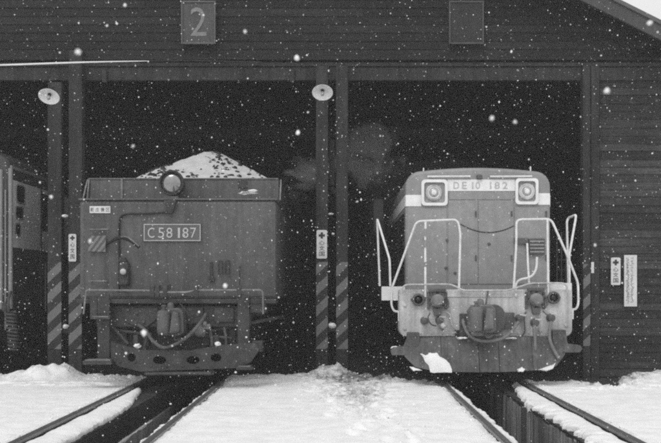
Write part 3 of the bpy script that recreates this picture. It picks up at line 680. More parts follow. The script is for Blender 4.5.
vb = MB(); vb.lathe(W(200.5, 331, 12.22), (0, -1, 0.1), [(0.03, 0), (0.08, 0.02), (0.085, 0.08), (0.06, 0.12), (0.025, 0.13)], 16); vb.box(W(204, 0, 12.2).x, W(211, 0, 12.2).x, 12.12, 12.24, W(0, 329, 12.2).z, W(0, 324, 12.2).z); vb.lathe(W(205, 323.5, 12.2), (0, -1, 0), [(0.035, 0), (0.035, 0.1), (0.015, 0.12)], 12)
M['valve'] = mat('frosty valve', 0.15, 0.6, 0.5, 12, dust=0.15); vb.build('angle_cock', 'valve', tn, 0.004, True)
MB().tube(sm([W(206, 331, 12.3), W(213, 330, 12.35), W(238, 325, 12.5), W(270, 319, 13.2), W(283, 317, 14.5)]), 0.026, 8).build('brake_pipe', 'frost2', tn, smooth=True)
# pilot plate with oval holes
PD = 12.02
def pw(l): return [(W(x, y, PD).x, W(x, y, PD).z) for x, y in l]
def poval(cx, cy, rx, ry): return ell(W(cx, 0, PD).x, W(0, cy, PD).z, rx*PD/FPX, ry*PD/FPX)
MB().box(TL - 0.98, TL + 0.98, 12.46, 12.6, 0.42, 1.0).build('frame_stretcher', 'iron', tn, 0.01)
for px in (124, 146, 178, 206, 232): MB().pbox(px - 3, px + 3, 326, 346, 12.40, 0.055).build('frame_rib', 'tender_gear', tn, 0.008)
pil = holed_plate('pilot_plate', pw([(111, 341), (118, 343.5), (140, 350), (190, 350.5), (222, 345), (240, 343.5), (256, 343), (259, 350), (251, 362), (236, 368), (140, 371.5), (118, 366), (111, 358)]),
                  [poval(131.5, 357.5, 4.3, 4.3), poval(159.5, 360, 6.6, 4.0), poval(193, 360, 6.6, 4.0), poval(216, 357.5, 5.4, 4.2)], PD, 0.03, 'tender_gear', tn, 0.004)
for k in range(9): MB().lathe(W(120 + k*15.5, 366.2 if 1 < k < 8 else 362, PD - 0.001), (0, -1, 0), [(0.016, 0), (0.015, 0.01), (0.006, 0.014)], 6).build('bolt', 'tender_gear', pil)
MB().pbox(252, 262, 341, 352, PD + 0.06, 0.2).build('pilot_cheek', 'tender_gear', pil, 0.01)
MB().tube([W(146, 373.3, PD + 0.05), W(211, 373.3, PD + 0.05)], 0.03, 10).build('cross_bar', 'frost2', tn, smooth=True)
for px in (146, 211): MB().pbox(px - 2, px + 2, 364, 375, PD + 0.03, 0.04).build('bar_bracket', 'tender_gear', tn, 0.004)
for px in (135.5, 216.5): MB().pbox(px - 2.2, px + 2.2, 335, 352, PD + 0.08, 0.03).build('guard_iron', 'tender_gear', tn, 0.004)
for cx, cy in ((137, 346), (218, 344)): mb = MB(); mb.blob(W(cx, cy, PD + 0.06), 1, (0.045, 0.04, 0.035), 0.4); mb.build('snow_lump', 'snowcap', tn, smooth=True)
for x0, y0, x1, y1, dd, r in ((118, 330, 152, 334, 12.35, 0.02), (186, 333, 232, 338, 12.36, 0.018), (210, 331, 212, 346, 12.2, 0.022), (147, 329, 144, 349, 12.25, 0.016), (224, 327, 226, 346, 12.24, 0.018), (112, 326, 128, 344, 12.3, 0.018)):
    MB().tube([W(x0, y0, dd), W((x0 + x1)/2 + 1, (y0 + y1)/2 + 0.6, dd), W(x1, y1, dd)], r, 8).build('pipe', 'frost2', tn, smooth=True)
for px, py in ((128, 310), (137, 313), (190, 310), (198, 315), (222, 310), (232, 318), (218, 322), (144, 322)):
    MB().lathe(W(px, py, BM - 0.03), (0, -1, 0), [(0.022, 0), (0.022, 0.02), (0.012, 0.028)], 6).build('bolt', 'frost2', tn)
MB().pbox(186, 203, 307.5, 324, BM - 0.05, 0.048).build('draft_plate', 'tender_gear', tn, 0.008)
MB().pbox(214, 234, 307.5, 322, BM - 0.04, 0.038).build('gusset', 'tender_gear', tn, 0.008)
MB().tube(sm([W(176, 300, 12.2), W(182, 306, 12.05), W(188, 314, 12.02), W(190, 324, 12.05), W(194, 330, 12.1)]), 0.010, 6).build('lift_chain', 'iron', tn, smooth=True)
# underframe, wheels
MB().box(TL - 1.15, TL + 1.15, 12.45, 18.5, 0.92, 1.13).build('underframe', 'iron', tn, 0.01)
for y in (13.6, 15.3, 17.0):
    wv = MB().tube([(TL - 0.62, y, 0.43), (TL + 0.62, y, 0.43)], 0.07, 12).build('axle', 'iron', tn, smooth=True)
    for sx in (-1, 1): MB().lathe((TL + sx*0.50, y, 0.43), (sx, 0, 0), [(0.46, 0), (0.46, 0.02), (0.43, 0.03), (0.425, 0.12), (0.38, 0.13), (0.36, 0.1), (0.16, 0.09), (0.14, 0.14), (0.05, 0.15)], 32).build('wheel', 'iron', wv, smooth=True)
for sx in (-1, 1): MB().box(TL + sx*0.82, TL + sx*0.9, 13.0, 17.7, 0.3, 0.9).build('bogie_frame', 'iron', tn, 0.02)
# engine cab beyond the tender
cabp = [(TL - 1.4, 1.2), (TL + 1.4, 1.2), (TL + 1.4, 3.05)] + [(TL + 1.4*math.cos(R(k*15)), 3.05 + 0.62*math.sin(R(k*15))) for k in range(1, 12)] + [(TL - 1.4, 3.05)]
MB().prism(cabp, 18.9, 21.5).build('cab', 'tender_side', tn)
MB().lathe((TL, 21.6, 2.3), (0, 1, 0), [(0.82, 0), (0.82, 7.0), (0.4, 7.2)], 32).build('boiler', 'iron', tn, smooth=True)
MB().box(TL - 0.9, TL + 0.9, 18.7, 28.6, 0.8, 1.15).build('engine_frame', 'iron', tn)

# ---- coal heap with snow lying on it
def heap_h(x, y):
    r = math.hypot(x + 2.13, (y - 14.6)*1.0)
    h = 3.54 - 0.43*r - 0.30*max(0, 0.25 - r) + 0.03*fbm(x, y, 2.4, 4) + 0.028*fbm(x, y, 7, 4)
    return max(2.56, min(h, 2.80 + 0.62*min(x - xa - 0.42, xb - x), 2.79 + 0.9*(y - BD)))
mb = MB(); nx, ny = 76, 100; vs = []
for j in range(ny):
    for i in range(nx):
        x = xa + 0.02 + (xb - xa - 0.04)*i/(nx - 1); y = BD + 0.03 + (17.95 - BD - 0.03)*j/(ny - 1); vs.append((x, y, heap_h(x, y)))
mb.add(vs, [(j*nx + i, j*nx + i + 1, (j+1)*nx + i + 1, (j+1)*nx + i) for j in range(ny - 1) for i in range(nx - 1)])
n0 = len(mb.v); mb.add([(xa + .02, BD + .03, 2.54), (xb - .02, BD + .03, 2.54), (xb - .02, 17.95, 2.54), (xa + .02, 17.95, 2.54)], [(0, 1, 2, 3)])
hp = thing('coal_heap', (TL, 15.0, 2.54), 'heap of coal dusted with snow piled in the tender bunker', 'coal heap')
mb.build('snow_blanket', 'heap', hp, smooth=True)
mb = MB(); cnt = 0
while cnt < 330:
    x = random.uniform(xa + 0.15, xb - 0.15); y = random.uniform(BD + 0.1, 14.9); hz = heap_h(x, y)
    if hz < 2.75: continue
    if mn.fractal(Vector((x*2.6, y*1.7, 1.5)), 1, 2, 3) + 0.3*(hz - 3.15) + random.gauss(0, 0.38) < 0.36: continue
    s_ = random.choice((0.010, 0.012, 0.014, 0.016, 0.02, 0.026, 0.036)); mb.blob((x, y, hz + s_*0.1), s_, (1.3, 1, 0.8), 0.55, 1); cnt += 1
tag(mb.build('coal_lumps', 'coal', hp), kind='stuff')

# ================================================================== DIESEL LOCOMOTIVE (right)
de = thing('diesel_locomotive', (TR, 12.3, 0), 'grey hooded diesel locomotive with twin headlights and white handrails, DE10 182', 'locomotive')
HD, BD2 = 13.23, 12.5
hw, hx = 1.045, TR
def hood_prof(hw, z0, z1, zs, r=0.22, arch=0.05):
    p = [(hx - hw, z0), (hx + hw, z0), (hx + hw, zs)]
    for k in range(1, 7): a = R(k*15); p.append((hx + hw - r + r*math.cos(a), zs + (z1 - arch - zs)*math.sin(a)))
    for k in range(1, 12): u = 1 - 2*k/12; p.append((hx + u*(hw - r), z1 - arch*u*u))
    for k in range(0, 6): a = R(90 + k*15); p.append((hx - hw + r + r*math.cos(a), zs + (z1 - arch - zs)*math.sin(a)))
    p.append((hx - hw, zs)); return p
hood = MB().prism(hood_prof(hw, 1.2, W(0, 167.5, HD).z, 2.76), HD, 17.9).build('hood', 'hood', de, 0.045, True)
cab = MB().prism(hood_prof(1.42, 1.0, 3.82, 3.25, 0.5, 0.16), 17.92, 20.6).build('cab', 'tender_side', de, 0.04, True)
for sx in (-1, 1):
    a, b = sorted((hx + sx*1.12, hx + sx*1.36)); f = MB().prism(rrect(a, b, 2.35, 3.05, 0.05), 17.885, 17.915).build('window', 'cardark', cab)
    MB().prism(rrect(a + .03, b - .03, 2.38, 3.02, 0.04), 17.88, 17.884).build('pane', 'glassdark', f)
MB().prism(hood_prof(hw, 1.2, W(0, 167.5, HD).z, 2.76), 20.62, 24.5).build('rear_hood', 'hood', de, 0.03, True)
MB().box(hx - 1.37, hx + 1.37, 13.42, 25.2, 1.12, 1.24).build('deck', 'iron', de, 0.01)
MB().box(hx - 0.9, hx + 0.9, 12.8, 13.42, 1.03, 1.225).build('front_deck', 'iron', de, 0.01)
MB().box(hx - 0.95, hx + 0.95, 12.9, 25.0, 0.75, 1.02).build('underframe', 'iron', de)
for sx, y0, y1 in ((-1, 286.5, 300.5), (1, 283, 300.5)):
    a, b = sorted((hx + sx*1.385, hx + sx*0.96)); MB().box(a, b, 13.36, 13.415, W(0, y1, 13.36).z, W(0, y0, 13.36).z).build('step_riser', 'white', de, 0.006)
for y in (14.2, 15.9, 22.0, 23.8):
    wv = MB().tube([(TR - 0.62, y, 0.43), (TR + 0.62, y, 0.43)], 0.07, 12).build('axle', 'iron', de, smooth=True)
    for sx in (-1, 1): MB().lathe((TR + sx*0.50, y, 0.43), (sx, 0, 0), [(0.46, 0), (0.46, 0.02), (0.43, 0.03), (0.425, 0.12), (0.38, 0.13), (0.36, 0.1), (0.16, 0.09), (0.14, 0.14), (0.05, 0.15)], 32).build('wheel', 'iron', wv, smooth=True)
for sx in (-1, 1): MB().box(TR + sx*0.82, TR + sx*0.9, 13.6, 16.6, 0.35, 0.74).build('bogie_frame', 'iron', de, 0.02)
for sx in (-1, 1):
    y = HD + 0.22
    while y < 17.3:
        gp = MB().box(hx + sx*(hw - 0.004), hx + sx*(hw + 0.006), y, y + 1.2, 1.32, 2.40).build('side_grille', 'black', de)  # louvres of this class; their dark colour also stands in for hood-side shade
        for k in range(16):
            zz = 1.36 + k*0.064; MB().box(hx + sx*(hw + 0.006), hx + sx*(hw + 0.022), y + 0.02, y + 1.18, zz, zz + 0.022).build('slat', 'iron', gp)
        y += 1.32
def hX(px): return W(px, 0, HD).x
def hZ(py): return W(0, py, HD).z
# white band: headlight surrounds, centre strip, wings, side bands
for p0, p1, q0, q1 in ((421.3, 447.3, 179.8, 205.8), (515.0, 537.8, 178.6, 204.6)):
    ring = holed_plate('headlight_frame', rrect(hX(p0), hX(p1), hZ(q1), hZ(q0), 0.05), [rrect(hX(p0 + 2.6), hX(p1 - 2.6), hZ(q1 - 2.8), hZ(q0 + 2.8), 0.04)], HD - 0.045, 0.05, 'white', de, 0.004)
    MB().prism(rrect(hX(p0 + 2.4), hX(p1 - 2.4), hZ(q1 - 2.6), hZ(q0 + 2.6), 0.04), HD - 0.006, HD + 0.01).build('recess_plate', 'hood', ring)
    c = Vector((hX((p0 + p1)/2 + (-0.6 if p0 < 480 else 0.2)), HD - 0.006, hZ((q0 + q1)/2)))
    lam = MB().lathe(c, (0, -1, 0), [(0.118, 0), (0.118, 0.018), (0.105, 0.03), (0.09, 0.03), (0.086, 0.01)], 32).build('headlight', 'beam', de, smooth=True)
    MB().lathe(c, (0, -1, 0), [(0.086, 0.008), (0.086, 0.026), (0.078, 0.028), (0.07, 0.012)], 32).build('bezel', 'white', lam, smooth=True)
    MB().lathe(c, (0, -1, 0), [(0.070, 0.010), (0.055, 0.024), (0.03, 0.031), (0.008, 0.033)], 28).build('lens', 'lens', lam, smooth=True)
    MB().lathe(c, (0, -1, 0), [(0.034, 0.030), (0.036, 0.037), (0.026, 0.042), (0.006, 0.043)], 20).build('bulb', 'white', lam, smooth=True)
    for dx, dz in ((-1, 1), (1, -1), (1, 1), (-1, -1)): MB().lathe(c + Vector((dx*0.082, -0.001, dz*0.087)), (0, -1, 0), [(0.011, 0), (0.010, 0.008), (0.003, 0.012)], 8).build('screw', 'beam', lam)
band = MB().box(hX(447.4), hX(514.9), HD - 0.006, HD + 0.002, hZ(191), hZ(179.6)).build('white_band', 'white', de)
MB().box(hX(405.8), hX(421.2), HD - 0.006, HD + 0.002, hZ(206.3), hZ(195)).build('white_band', 'white', de)
MB().box(hX(537.9), hX(549.8), HD - 0.006, HD + 0.002, hZ(204.8), hZ(193.3)).build('white_band', 'white', de)
for sx in (-1, 1): MB().box(hx + sx*(hw - 0.002), hx + sx*(hw + 0.005), HD + 0.04, 17.8, hZ(206.3), hZ(195)).build('white_band', 'white', de)
for ch, p0, p1 in (('D', 453.5, 459), ('E', 462, 466.6), ('I', 472, 473.2), ('0', 475.5, 480), ('I', 490, 491.2), ('8', 494.5, 499.6), ('2', 502.5, 507.5)):
    text('character', ch, hX(p0), hX(p1), hZ(188.8), hZ(182), HD - 0.012, 'chrome', band, 0.006)
for p0, p1 in ((427.5, 470.5), (490, 532)):
    rl = MB().tube([W(p0, 176.6, HD - 0.035), W(p1, 176.4, HD - 0.035)], 0.014, 8).build('grab_rail', 'rail_white', de, smooth=True)
    for px in (p0 + 2, p1 - 2): MB().tube([W(px, 176.6, HD - 0.035), W(px, 176.6, HD + 0.01)], 0.009, 6).build('rail_foot', 'hood', rl)
mb = MB(); mb.pbox(477, 482.5, 174.5, 179, HD - 0.05, 0.05); mb.build('lamp_bracket', 'gear', de, 0.012)
for px, py in ((423.5, 169.5), (530.5, 168)): MB().tube([W(px, py + 4, HD + 0.12), W(px, py - 1.5, HD + 0.12)], 0.010, 6).build('lifting_pin', 'white', de)
# hood front doors and vent
MB().box(hX(449), hX(514), HD - 0.010, HD + 0.003, hZ(199.5), hZ(192)).build('vent_panel', 'hood', de, 0.003)
for p0, p1, q0, q1 in ((407.5, 446.5, 208, 284), (448, 477.6, 200.6, 284), (478.6, 513.4, 200.6, 284), (514.6, 548, 207, 284)):
    dr = MB().box(hX(p0), hX(p1), HD - 0.012, HD + 0.003, hZ(q1), hZ(q0)).build('hood_door', 'hood', de, 0.004)
    if p0 > 440:
        for py in (214, 258): mb = MB(); mb.pbox(p1 - 2.4, p1 - 0.9, py - 3, py + 3, HD - 0.026, 0.0135); mb.build('hinge', 'gear', dr, 0.003)
for px, py in ((425, 239), (447, 240), (489, 244), (446, 268), (455, 273)): MB().lathe(W(px, py, HD - 0.0122), (0, -1, 0), [(0.022, 0), (0.022, 0.012), (0.012, 0.016)], 10).build('latch', 'gear', de)
# number marks left by scuffs omitted; relay box with grille
gb = MB().pbox(529, 545, 238.5, 254.5, HD - 0.06, 0.046).build('relay_box', 'gear', de, 0.006)
for k in range(4): MB().pbox(530, 544.2, 240.5 + k*3.5, 242 + k*3.5, HD - 0.07, 0.0095).build('louvre', 'hood', gb)
MB().pbox(514.8, 528.5, 238, 244, HD - 0.05, 0.036).build('junction_box', 'gear', de, 0.006)
# chain
def chain(p, q, sag, n):
    for k in range(n):
        t = k/(n - 1); c = p.lerp(q, t) + Vector((0, 0, -sag*4*t*(1 - t))); t2 = min(1, t + 0.01); e = p.lerp(q, t2) + Vector((0, 0, -sag*4*t2*(1 - t2)))
        u = (e - c).normalized() if t < 1 else Vector((1, 0, 0)); v = Vector((0, 1, 0)) if k % 2 else u.cross(Vector((0, 1, 0)))
        pts = [c + u*0.016*math.cos(a) + v*0.008*math.sin(a) for a in [2*math.pi*i/8 for i in range(9)]]
        CH.tube(pts, 0.0034, 5, False)
CH = MB(); chain(W(461, 224.5, 12.6), W(513.5, 226, 12.6), 0.10, 46); tag(CH.build('chain_links', 'chainm', de), kind='stuff')
# end beam
bs = BD2
bpoly = rrect(W(399.3, 0, bs).x, W(572.3, 0, bs).x, W(0, 336.5, bs).z, W(0, 288.5, bs).z + 0.05, 0.10)
ztop = W(0, 289.5, bs).z
bpoly = [(x, min(z, ztop)) for x, z in bpoly]
bm_ = MB().prism(bpoly, bs, bs + 0.32).build('end_beam', 'beam', de, 0.012)
MB().pbox(447, 512.5, 290.6, 297, bs - 0.012, 0.010).build('top_strip', 'beam', bm_, 0.003)
HR = 12.44
MB().tube(bend([W(401.5, 294, HR), W(402, 287.5, HR), W(406, 284.6, HR), W(449, 284.2, HR), W(455, 286, HR), W(463, 290.6, HR), W(508, 290.4, HR), W(516, 288, HR), W(530, 283.2, HR), W(564, 283, HR), W(567, 286, HR), W(567, 293, HR)], 0.07), 0.012, 8).build('coupling_lever', 'beam', de, smooth=True)
def P(name, pts, d, r=0.0165, rr=0.07, m='rail_white'):
    return MB().tube(bend([W(x, y, d if len(q) == 0 else q[0]) for x, y, *q in pts], rr), r, 10).build(name, m, de, smooth=True)
P('handrail', [(392.3, 287, 12.75), (416.5, 221.3), (457.6, 219.6), (460.4, 233), (458.8, 296)], 12.56)
P('handrail_post', [(425.6, 221, 12.56), (425.2, 236), (425.4, 297, 12.49)], 12.56)
P('handrail', [(513.2, 297), (516.2, 245), (516.4, 219.6), (551, 219), (566.5, 253.5), (578, 283, 12.7), (578.4, 304, 12.7), (576, 309.3, 12.7), (571.5, 309.3, 12.7)], 12.56)
P('handrail_post', [(547.4, 219.4, 12.56), (548.3, 297, 12.49)], 12.56)
P('handrail', [(379.8, 286, 13.38), (377.2, 218.5, 13.38), (389.6, 259.5, 13.1), (390.4, 286, 13.1)], 13.3, 0.017, 0.04)
P('handrail', [(568.3, 283, 13.38), (566.8, 221.5, 13.38), (568.5, 217.8, 13.38), (575.8, 214.8, 13.2), (575.6, 219, 13.2), (569.2, 255, 13.1), (569.4, 283, 13.1)], 13.3, 0.017, 0.03)
P('handrail', [(392.3, 287), (391.3, 305), (394, 311.3), (399, 311.6)], 12.75, 0.016, 0.05)
P('handrail', [(399.2, 311, 12.6), (399.4, 321, 12.6)], 12.6, 0.02)
P('handrail', [(572.2, 309, 12.6), (572.2, 319, 12.6)], 12.6, 0.02)
P('cable_pipe', [(537, 257), (536.4, 270), (531, 277.6), (519, 279.5), (515.2, 285), (516, 296, 12.47)], 12.7, 0.017, 0.09, 'rail_white')
P('cable_pipe', [(527.2, 243.5, 13.18), (527.8, 262, 13.1), (529, 283, 12.7)], 13, 0.016, 0.05, 'rail_white')
# scratches of bare dark on the posts
for px, py0, py1, d_ in ((425.5, 229, 236, 12.543), (425.3, 240, 247, 12.53), (425.3, 262, 267, 12.525)): MB().tube([W(px, py0, d_), W(px, py1, d_)], 0.018, 8).build('rubbed_sleeve', 'hood', de, smooth=True)
# right walkway grating rails behind
for px in (557, 561.5, 566): MB().tube([W(px, 286, 15.0), W(px, 232, 15.0)], 0.012, 6).build('ladder_bar', 'gear', de)
for k in range(5): MB().tube([W(556, 240 + k*10, 15.0), W(567, 240 + k*10, 15.0)], 0.010, 6).build('ladder_rung', 'gear', de)
# beam fittings
for px, py in ((418.2, 299.6), (553.0, 297.6)):
    c = W(px, py, bs - 0.001); lm = MB().lathe(c, (0, -1, 0), [(0.085, 0), (0.085, 0.05), (0.074, 0.06), (0.058, 0.06), (0.056, 0.02)], 28).build('tail_lamp', 'gear', de, smooth=True)
    MB().lathe(c, (0, -1, 0), [(0.054, 0.018), (0.04, 0.04), (0.012, 0.05)], 24).build('lens', 'glassdark', lm, smooth=True)
    MB().box(c.x - 0.1, c.x + 0.1, c.y - 0.012, c.y - 0.0005, c.z - 0.012, c.z + 0.012).build('strap', 'gear', lm)
M['gear2'] = mat('grubby socket casting', 0.18, 0.5, 0.35, 9, bump=0.3, bscale=40, dust=0.08)
def socket(px, py):
    c = W(px, py, bs - 0.001); o = MB().lathe(c, (0, -1, 0), [(0.095, 0), (0.095, 0.04), (0.088, 0.05), (0.088, 0.10), (0.06, 0.13), (0.02, 0.135)], 24).build('jumper_socket', 'gear2', de, smooth=True)
    for k in range(8):
        a = R(k*45 + 22); q = c + Vector((math.cos(a)*0.10, -0.03, math.sin(a)*0.10)); MB().box(q.x - 0.021, q.x + 0.021, q.y - 0.03, q.y + 0.027, q.z - 0.021, q.z + 0.021).build('lug', 'gear', o, 0.005)
    MB().box(c.x - 0.115, c.x + 0.115, c.y - 0.07, c.y - 0.002, c.z + 0.115, c.z + 0.16).build('hinge', 'gear', o, 0.01)
    MB().box(c.x - 0.05, c.x + 0.05, c.y - 0.12, c.y - 0.09, c.z - 0.05, c.z + 0.02).build('lid_boss', 'chrome', o, 0.012)
    MB().prism([(c.x - 0.06, c.z - 0.11), (c.x + 0.06, c.z - 0.11), (c.x + 0.045, c.z - 0.20), (c.x - 0.045, c.z - 0.20)], c.y - 0.08, c.y - 0.002).build('cable_gland', 'gear', o, 0.01)
    MB().tube(sm([c + Vector((0.08, -0.03, -0.06)), c + Vector((0.13, -0.06, -0.1)), c + Vector((0.15, -0.05, -0.02)), c + Vector((0.11, -0.04, 0.08))]), 0.012, 6).build('tie_cord', 'gear', o, smooth=True)
socket(436.8, 300.5); socket(535.2, 299.5)
M['castd'] = mat('grey cast coupler', 0.13, 0.5, 0.35, 5, bump=0.3, bscale=30, dust=0.06)
M['hose'] = mat('grey rubber hose', 0.15, 0.6, 0.2, 9, dust=0.05)
def cock(px, py, hose=None, m='gear'):
    c = W(px, py, bs - 0.001); o = MB().lathe(c, (0, -1, 0), [(0.055, 0), (0.055, 0.02), (0.036, 0.03), (0.036, 0.09), (0.046, 0.10), (0.046, 0.13), (0.02, 0.14)], 16).build('angle_cock', m, de, smooth=True)
    MB().box(c.x - 0.012, c.x + 0.075, c.y - 0.125, c.y - 0.10, c.z + 0.03, c.z + 0.055).build('handle', 'beam', o, 0.005)
    if hose: MB().tube(sm([c + Vector((0, -0.1, -0.02))] + [W(x, y, q) for x, y, q in hose]), 0.023, 10).build('air_hose', 'hose', o, smooth=True)
cock(424.2, 320.5)
cock(439.2, 320.0, [(440, 326, 12.38), (443, 330, 12.36)])
cock(534.0, 322.5, [(534.3, 330, 12.36), (535, 340, 12.34), (535.2, 350, 12.33)])
cock(550.0, 317.5, [(549.8, 328, 12.36), (549.6, 338, 12.33), (551.8, 346, 12.3), (555.5, 353, 12.28), (558.5, 358.5, 12.28)])
cock(518.8, 318.2, [(516, 325, 12.36), (511, 332, 12.25), (502, 338.6, 12.15), (488, 341.3, 12.1), (476, 339.5, 12.12), (468, 333, 12.2), (464, 325, 12.35), (462.5, 318, 12.49)])
MB().lathe(W(442, 324.5, 12.36), (0.4, -1, -0.5), [(0.02, 0), (0.035, 0.02), (0.035, 0.07), (0.02, 0.09)], 12).build('hose_end', 'chrome', de, smooth=True)
for px, py in ((404.8, 328.5), (565.8, 325), (404.8, 305), (540, 330.5)): MB().lathe(W(px, py, bs - 0.001), (0, -1, 0), [(0.026, 0), (0.026, 0.015), (0.015, 0.02)], 6).build('bolt', 'beam', de)
for k in range(15): 
    if not 4 < k < 10: MB().lathe(W(410 + k*10.8, 333.2, bs - 0.001), (0, -1, 0), [(0.012, 0), (0.011, 0.008), (0.005, 0.011)], 6).build('rivet', 'beam', bm_)
MB().tube(sm([W(430, 313, 12.42), W(428, 318, 12.36), W(431, 324, 12.36), W(436, 326, 12.4)]), 0.009, 6).build('tie_chain', 'gear', de, smooth=True)
MB().tube(sm([W(543, 311, 12.42), W(546, 314, 12.36), W(549, 316, 12.38)]), 0.009, 6).build('tie_chain', 'gear', de, smooth=True)
for px in (428.5, 446, 526.5, 544): MB().pbox(px - 1.3, px + 1.3, 292, 309, bs - 0.03, 0.0295).build('socket_bracket', 'gear', de, 0.003)
MB().tube(bend([W(446, 312, 12.47), W(450, 314, 12.45), W(452, 326, 12.45), W(457, 330, 12.47)], 0.04), 0.011, 8).build('pipe', 'beam', de, smooth=True)
MB().tube(bend([W(526, 312, 12.47), W(524, 316, 12.44), W(525, 332, 12.44), W(522, 336, 12.47)], 0.04), 0.011, 8).build('pipe', 'gear', de, smooth=True)
# coupler and draft pocket
MB().pbox(459.8, 470, 313.5, 339, bs - 0.06, 0.0595).build('draft_plate', 'gear', de, 0.008); MB().pbox(502.5, 514.5, 312.5, 329, bs - 0.06, 0.0595).build('draft_plate', 'gear', de, 0.008)
MB().pbox(455, 461, 330, 337, bs - 0.03, 0.029).build('pocket_lip', 'iron', de, 0.005)
MB().prism(ell(W(494, 0, bs).x, W(0, 319, bs).z, 0.15, 0.2, 24), bs - 0.09, bs - 0.001).build('draft_collar', 'gear', de, 0.012)
c = W(484.5, 319.5, 11.9); coupler(de, c.x, c.z, 11.92, 'castd', 1.08)
MB().tube(bend([W(486, 304, 12.1), W(487, 297, 12.3), W(488, 291, 12.44)], 0.04), 0.012, 8).build('lift_rod', 'gear', de, smooth=True)
# snow plough
PLD = 12.2
# plough blade: concave curved V section
bl = [(403.5, 347), (407, 340), (430, 337.5), (560, 336.5), (566.5, 342), (566.5, 355), (556, 366), (540, 369.5), (478, 371.5), (436, 371), (415, 367), (405, 357)]
def plough_panel(p):
    mb = MB(); n = len(p)
    # blade curves forward towards the rail: lower points nearer to the camera
    def pt(x, y, off):
        t = (y - 336)/36; dd = PLD + 0.22 - 0.16*t*t - 0.10*(1 - abs((x - 486)/82)**1.5) + off; dd0 = PLD + 0.1
        q = W(x, y, dd0); return (q.x, dd, q.z)
    f = [pt(x, y, 0) for x, y in p]; b = [pt(x, y, 0.03) for x, y in p]
    mb.add(f + b, [tuple(range(n)), tuple(range(2*n - 1, n - 1, -1))] + [(i, i + n, (i+1) % n + n, (i+1) % n) for i in range(n)]); return mb
pg = thing  # keep helper name free
plg = MB().pprism([(412, 338), (560, 338), (560, 358), (420, 362)], PLD + 0.42, 0.05).build('snow_plough', 'iron', de)
for p in ([(403.5, 347), (407, 340), (420, 337.8), (441, 337.2), (441, 371.2), (436, 371), (415, 367), (405, 357)], [(441.3, 337.2), (458, 337), (478, 337), (478, 371.5), (458, 371.4), (441.3, 371.2)],
          [(478.5, 337), (498, 336.9), (498, 371.3), (478.5, 371.5)], [(498.5, 336.9), (515, 336.8), (532, 336.7), (532, 370), (515, 370.8), (498.5, 371.3)], [(532.3, 336.7), (548, 336.6), (560, 336.5), (566.5, 342), (566.5, 355), (556, 366), (540, 369.5), (532.3, 370)]):
    bm2 = plough_panel(p).build('blade_panel', 'plough', plg, 0.004)
def stuck(pts, name='snow_patch'):
    mb = MB(); n = len(pts); cx = sum(p[0] for p in pts)/n; cy = sum(p[1] for p in pts)/n
    def pt(x, y, off):
        t = (y - 336)/36; dd = PLD + 0.22 - 0.16*t*t - 0.10*(1 - abs((x - 486)/82)**1.5) + off; q = W(x, y, PLD + 0.1); return Vector((q.x, dd, q.z))
    rim = [pt(x, y, 0.01) for x, y in pts]; r1 = [pt(x, y, -0.018) for x, y in pts]; r2 = [pt(cx + (x - cx)*0.72, cy + (y - cy)*0.72, -0.045) for x, y in pts]; c = pt(cx, cy, -0.055)
    mb.add(rim + r1 + r2 + [c], [(k*n + i, k*n + (i+1) % n, (k+1)*n + (i+1) % n, (k+1)*n + i) for k in range(2) for i in range(n)] + [(2*n + i, 2*n + (i+1) % n, 3*n) for i in range(n)])
    mb.build(name, 'snowcap', plg, smooth=True)
def ragged(poly, k=5, amp=0.8):
    o = []
    for i in range(len(poly)):
        a, b = poly[i], poly[(i+1) % len(poly)]
        for j in range(k): t = j/k; o.append((a[0] + (b[0]-a[0])*t + random.uniform(-amp, amp), a[1] + (b[1]-a[1])*t + random.uniform(-amp, amp)))
    return o
stuck(ragged([(419, 353), (421.5, 354.2), (425.8, 354.8), (428, 352), (434, 351.6), (437, 351.5), (439.3, 354), (441.6, 356.8), (447, 359), (450, 363), (451.3, 371.4), (440, 371.8), (429.5, 371.5), (428, 365.3), (424, 359.6)], 3, 0.55))
stuck(ragged([(409, 366.5), (413, 367), (422, 370), (413, 370.5)], 4, 0.3)); stuck(ragged([(537, 369.5), (553, 364), (556, 362.5), (552, 368.5), (545, 370.5)], 4, 0.3))
stuck(ragged([(516, 368.5), (521, 366.5), (524, 368.5), (521, 371), (516, 371)], 4, 0.3)); 
for px, w_ in ((461, 0.05), (465, 0.03), (507, 0.06), (513, 0.045)): MB().blob(W(px, 338.0, 12.28), 1, (w_, 0.04, 0.014), 0.5).build('snow_lump', 'snowcap', plg, smooth=True)
# foot steps hung from the beam ends
for pts, sx in (([(407.5, 332.5), (419.5, 332.5), (420, 344), (414, 352.5), (409, 355.3), (392, 355.3), (390.8, 351), (393, 347), (406.5, 346.5)], -1),
                ([(552.5, 330), (566, 330), (567.5, 343.5), (580.5, 345.5), (582.5, 348.5), (580, 352.5), (562, 352.5), (556, 348), (552.8, 341)], 1)):
    st = MB().pprism(pts, 12.36, 0.16).build('foot_step', 'plough', de, 0.008)
    for k in range(3):
        q = W(pts[0][0] + 3 + k*3.2, pts[0][1] + 3, 12.359); MB().lathe(q, (0, -1, 0), [(0.014, 0), (0.013, 0.01), (0.006, 0.014)], 6).build('bolt', 'gear', st)
mb = MB(); mb.blob(W(395, 347.4, 12.42), 1, (0.055, 0.05, 0.018), 0.4); mb.build('snow_lump', 'snowcap', de, smooth=True)

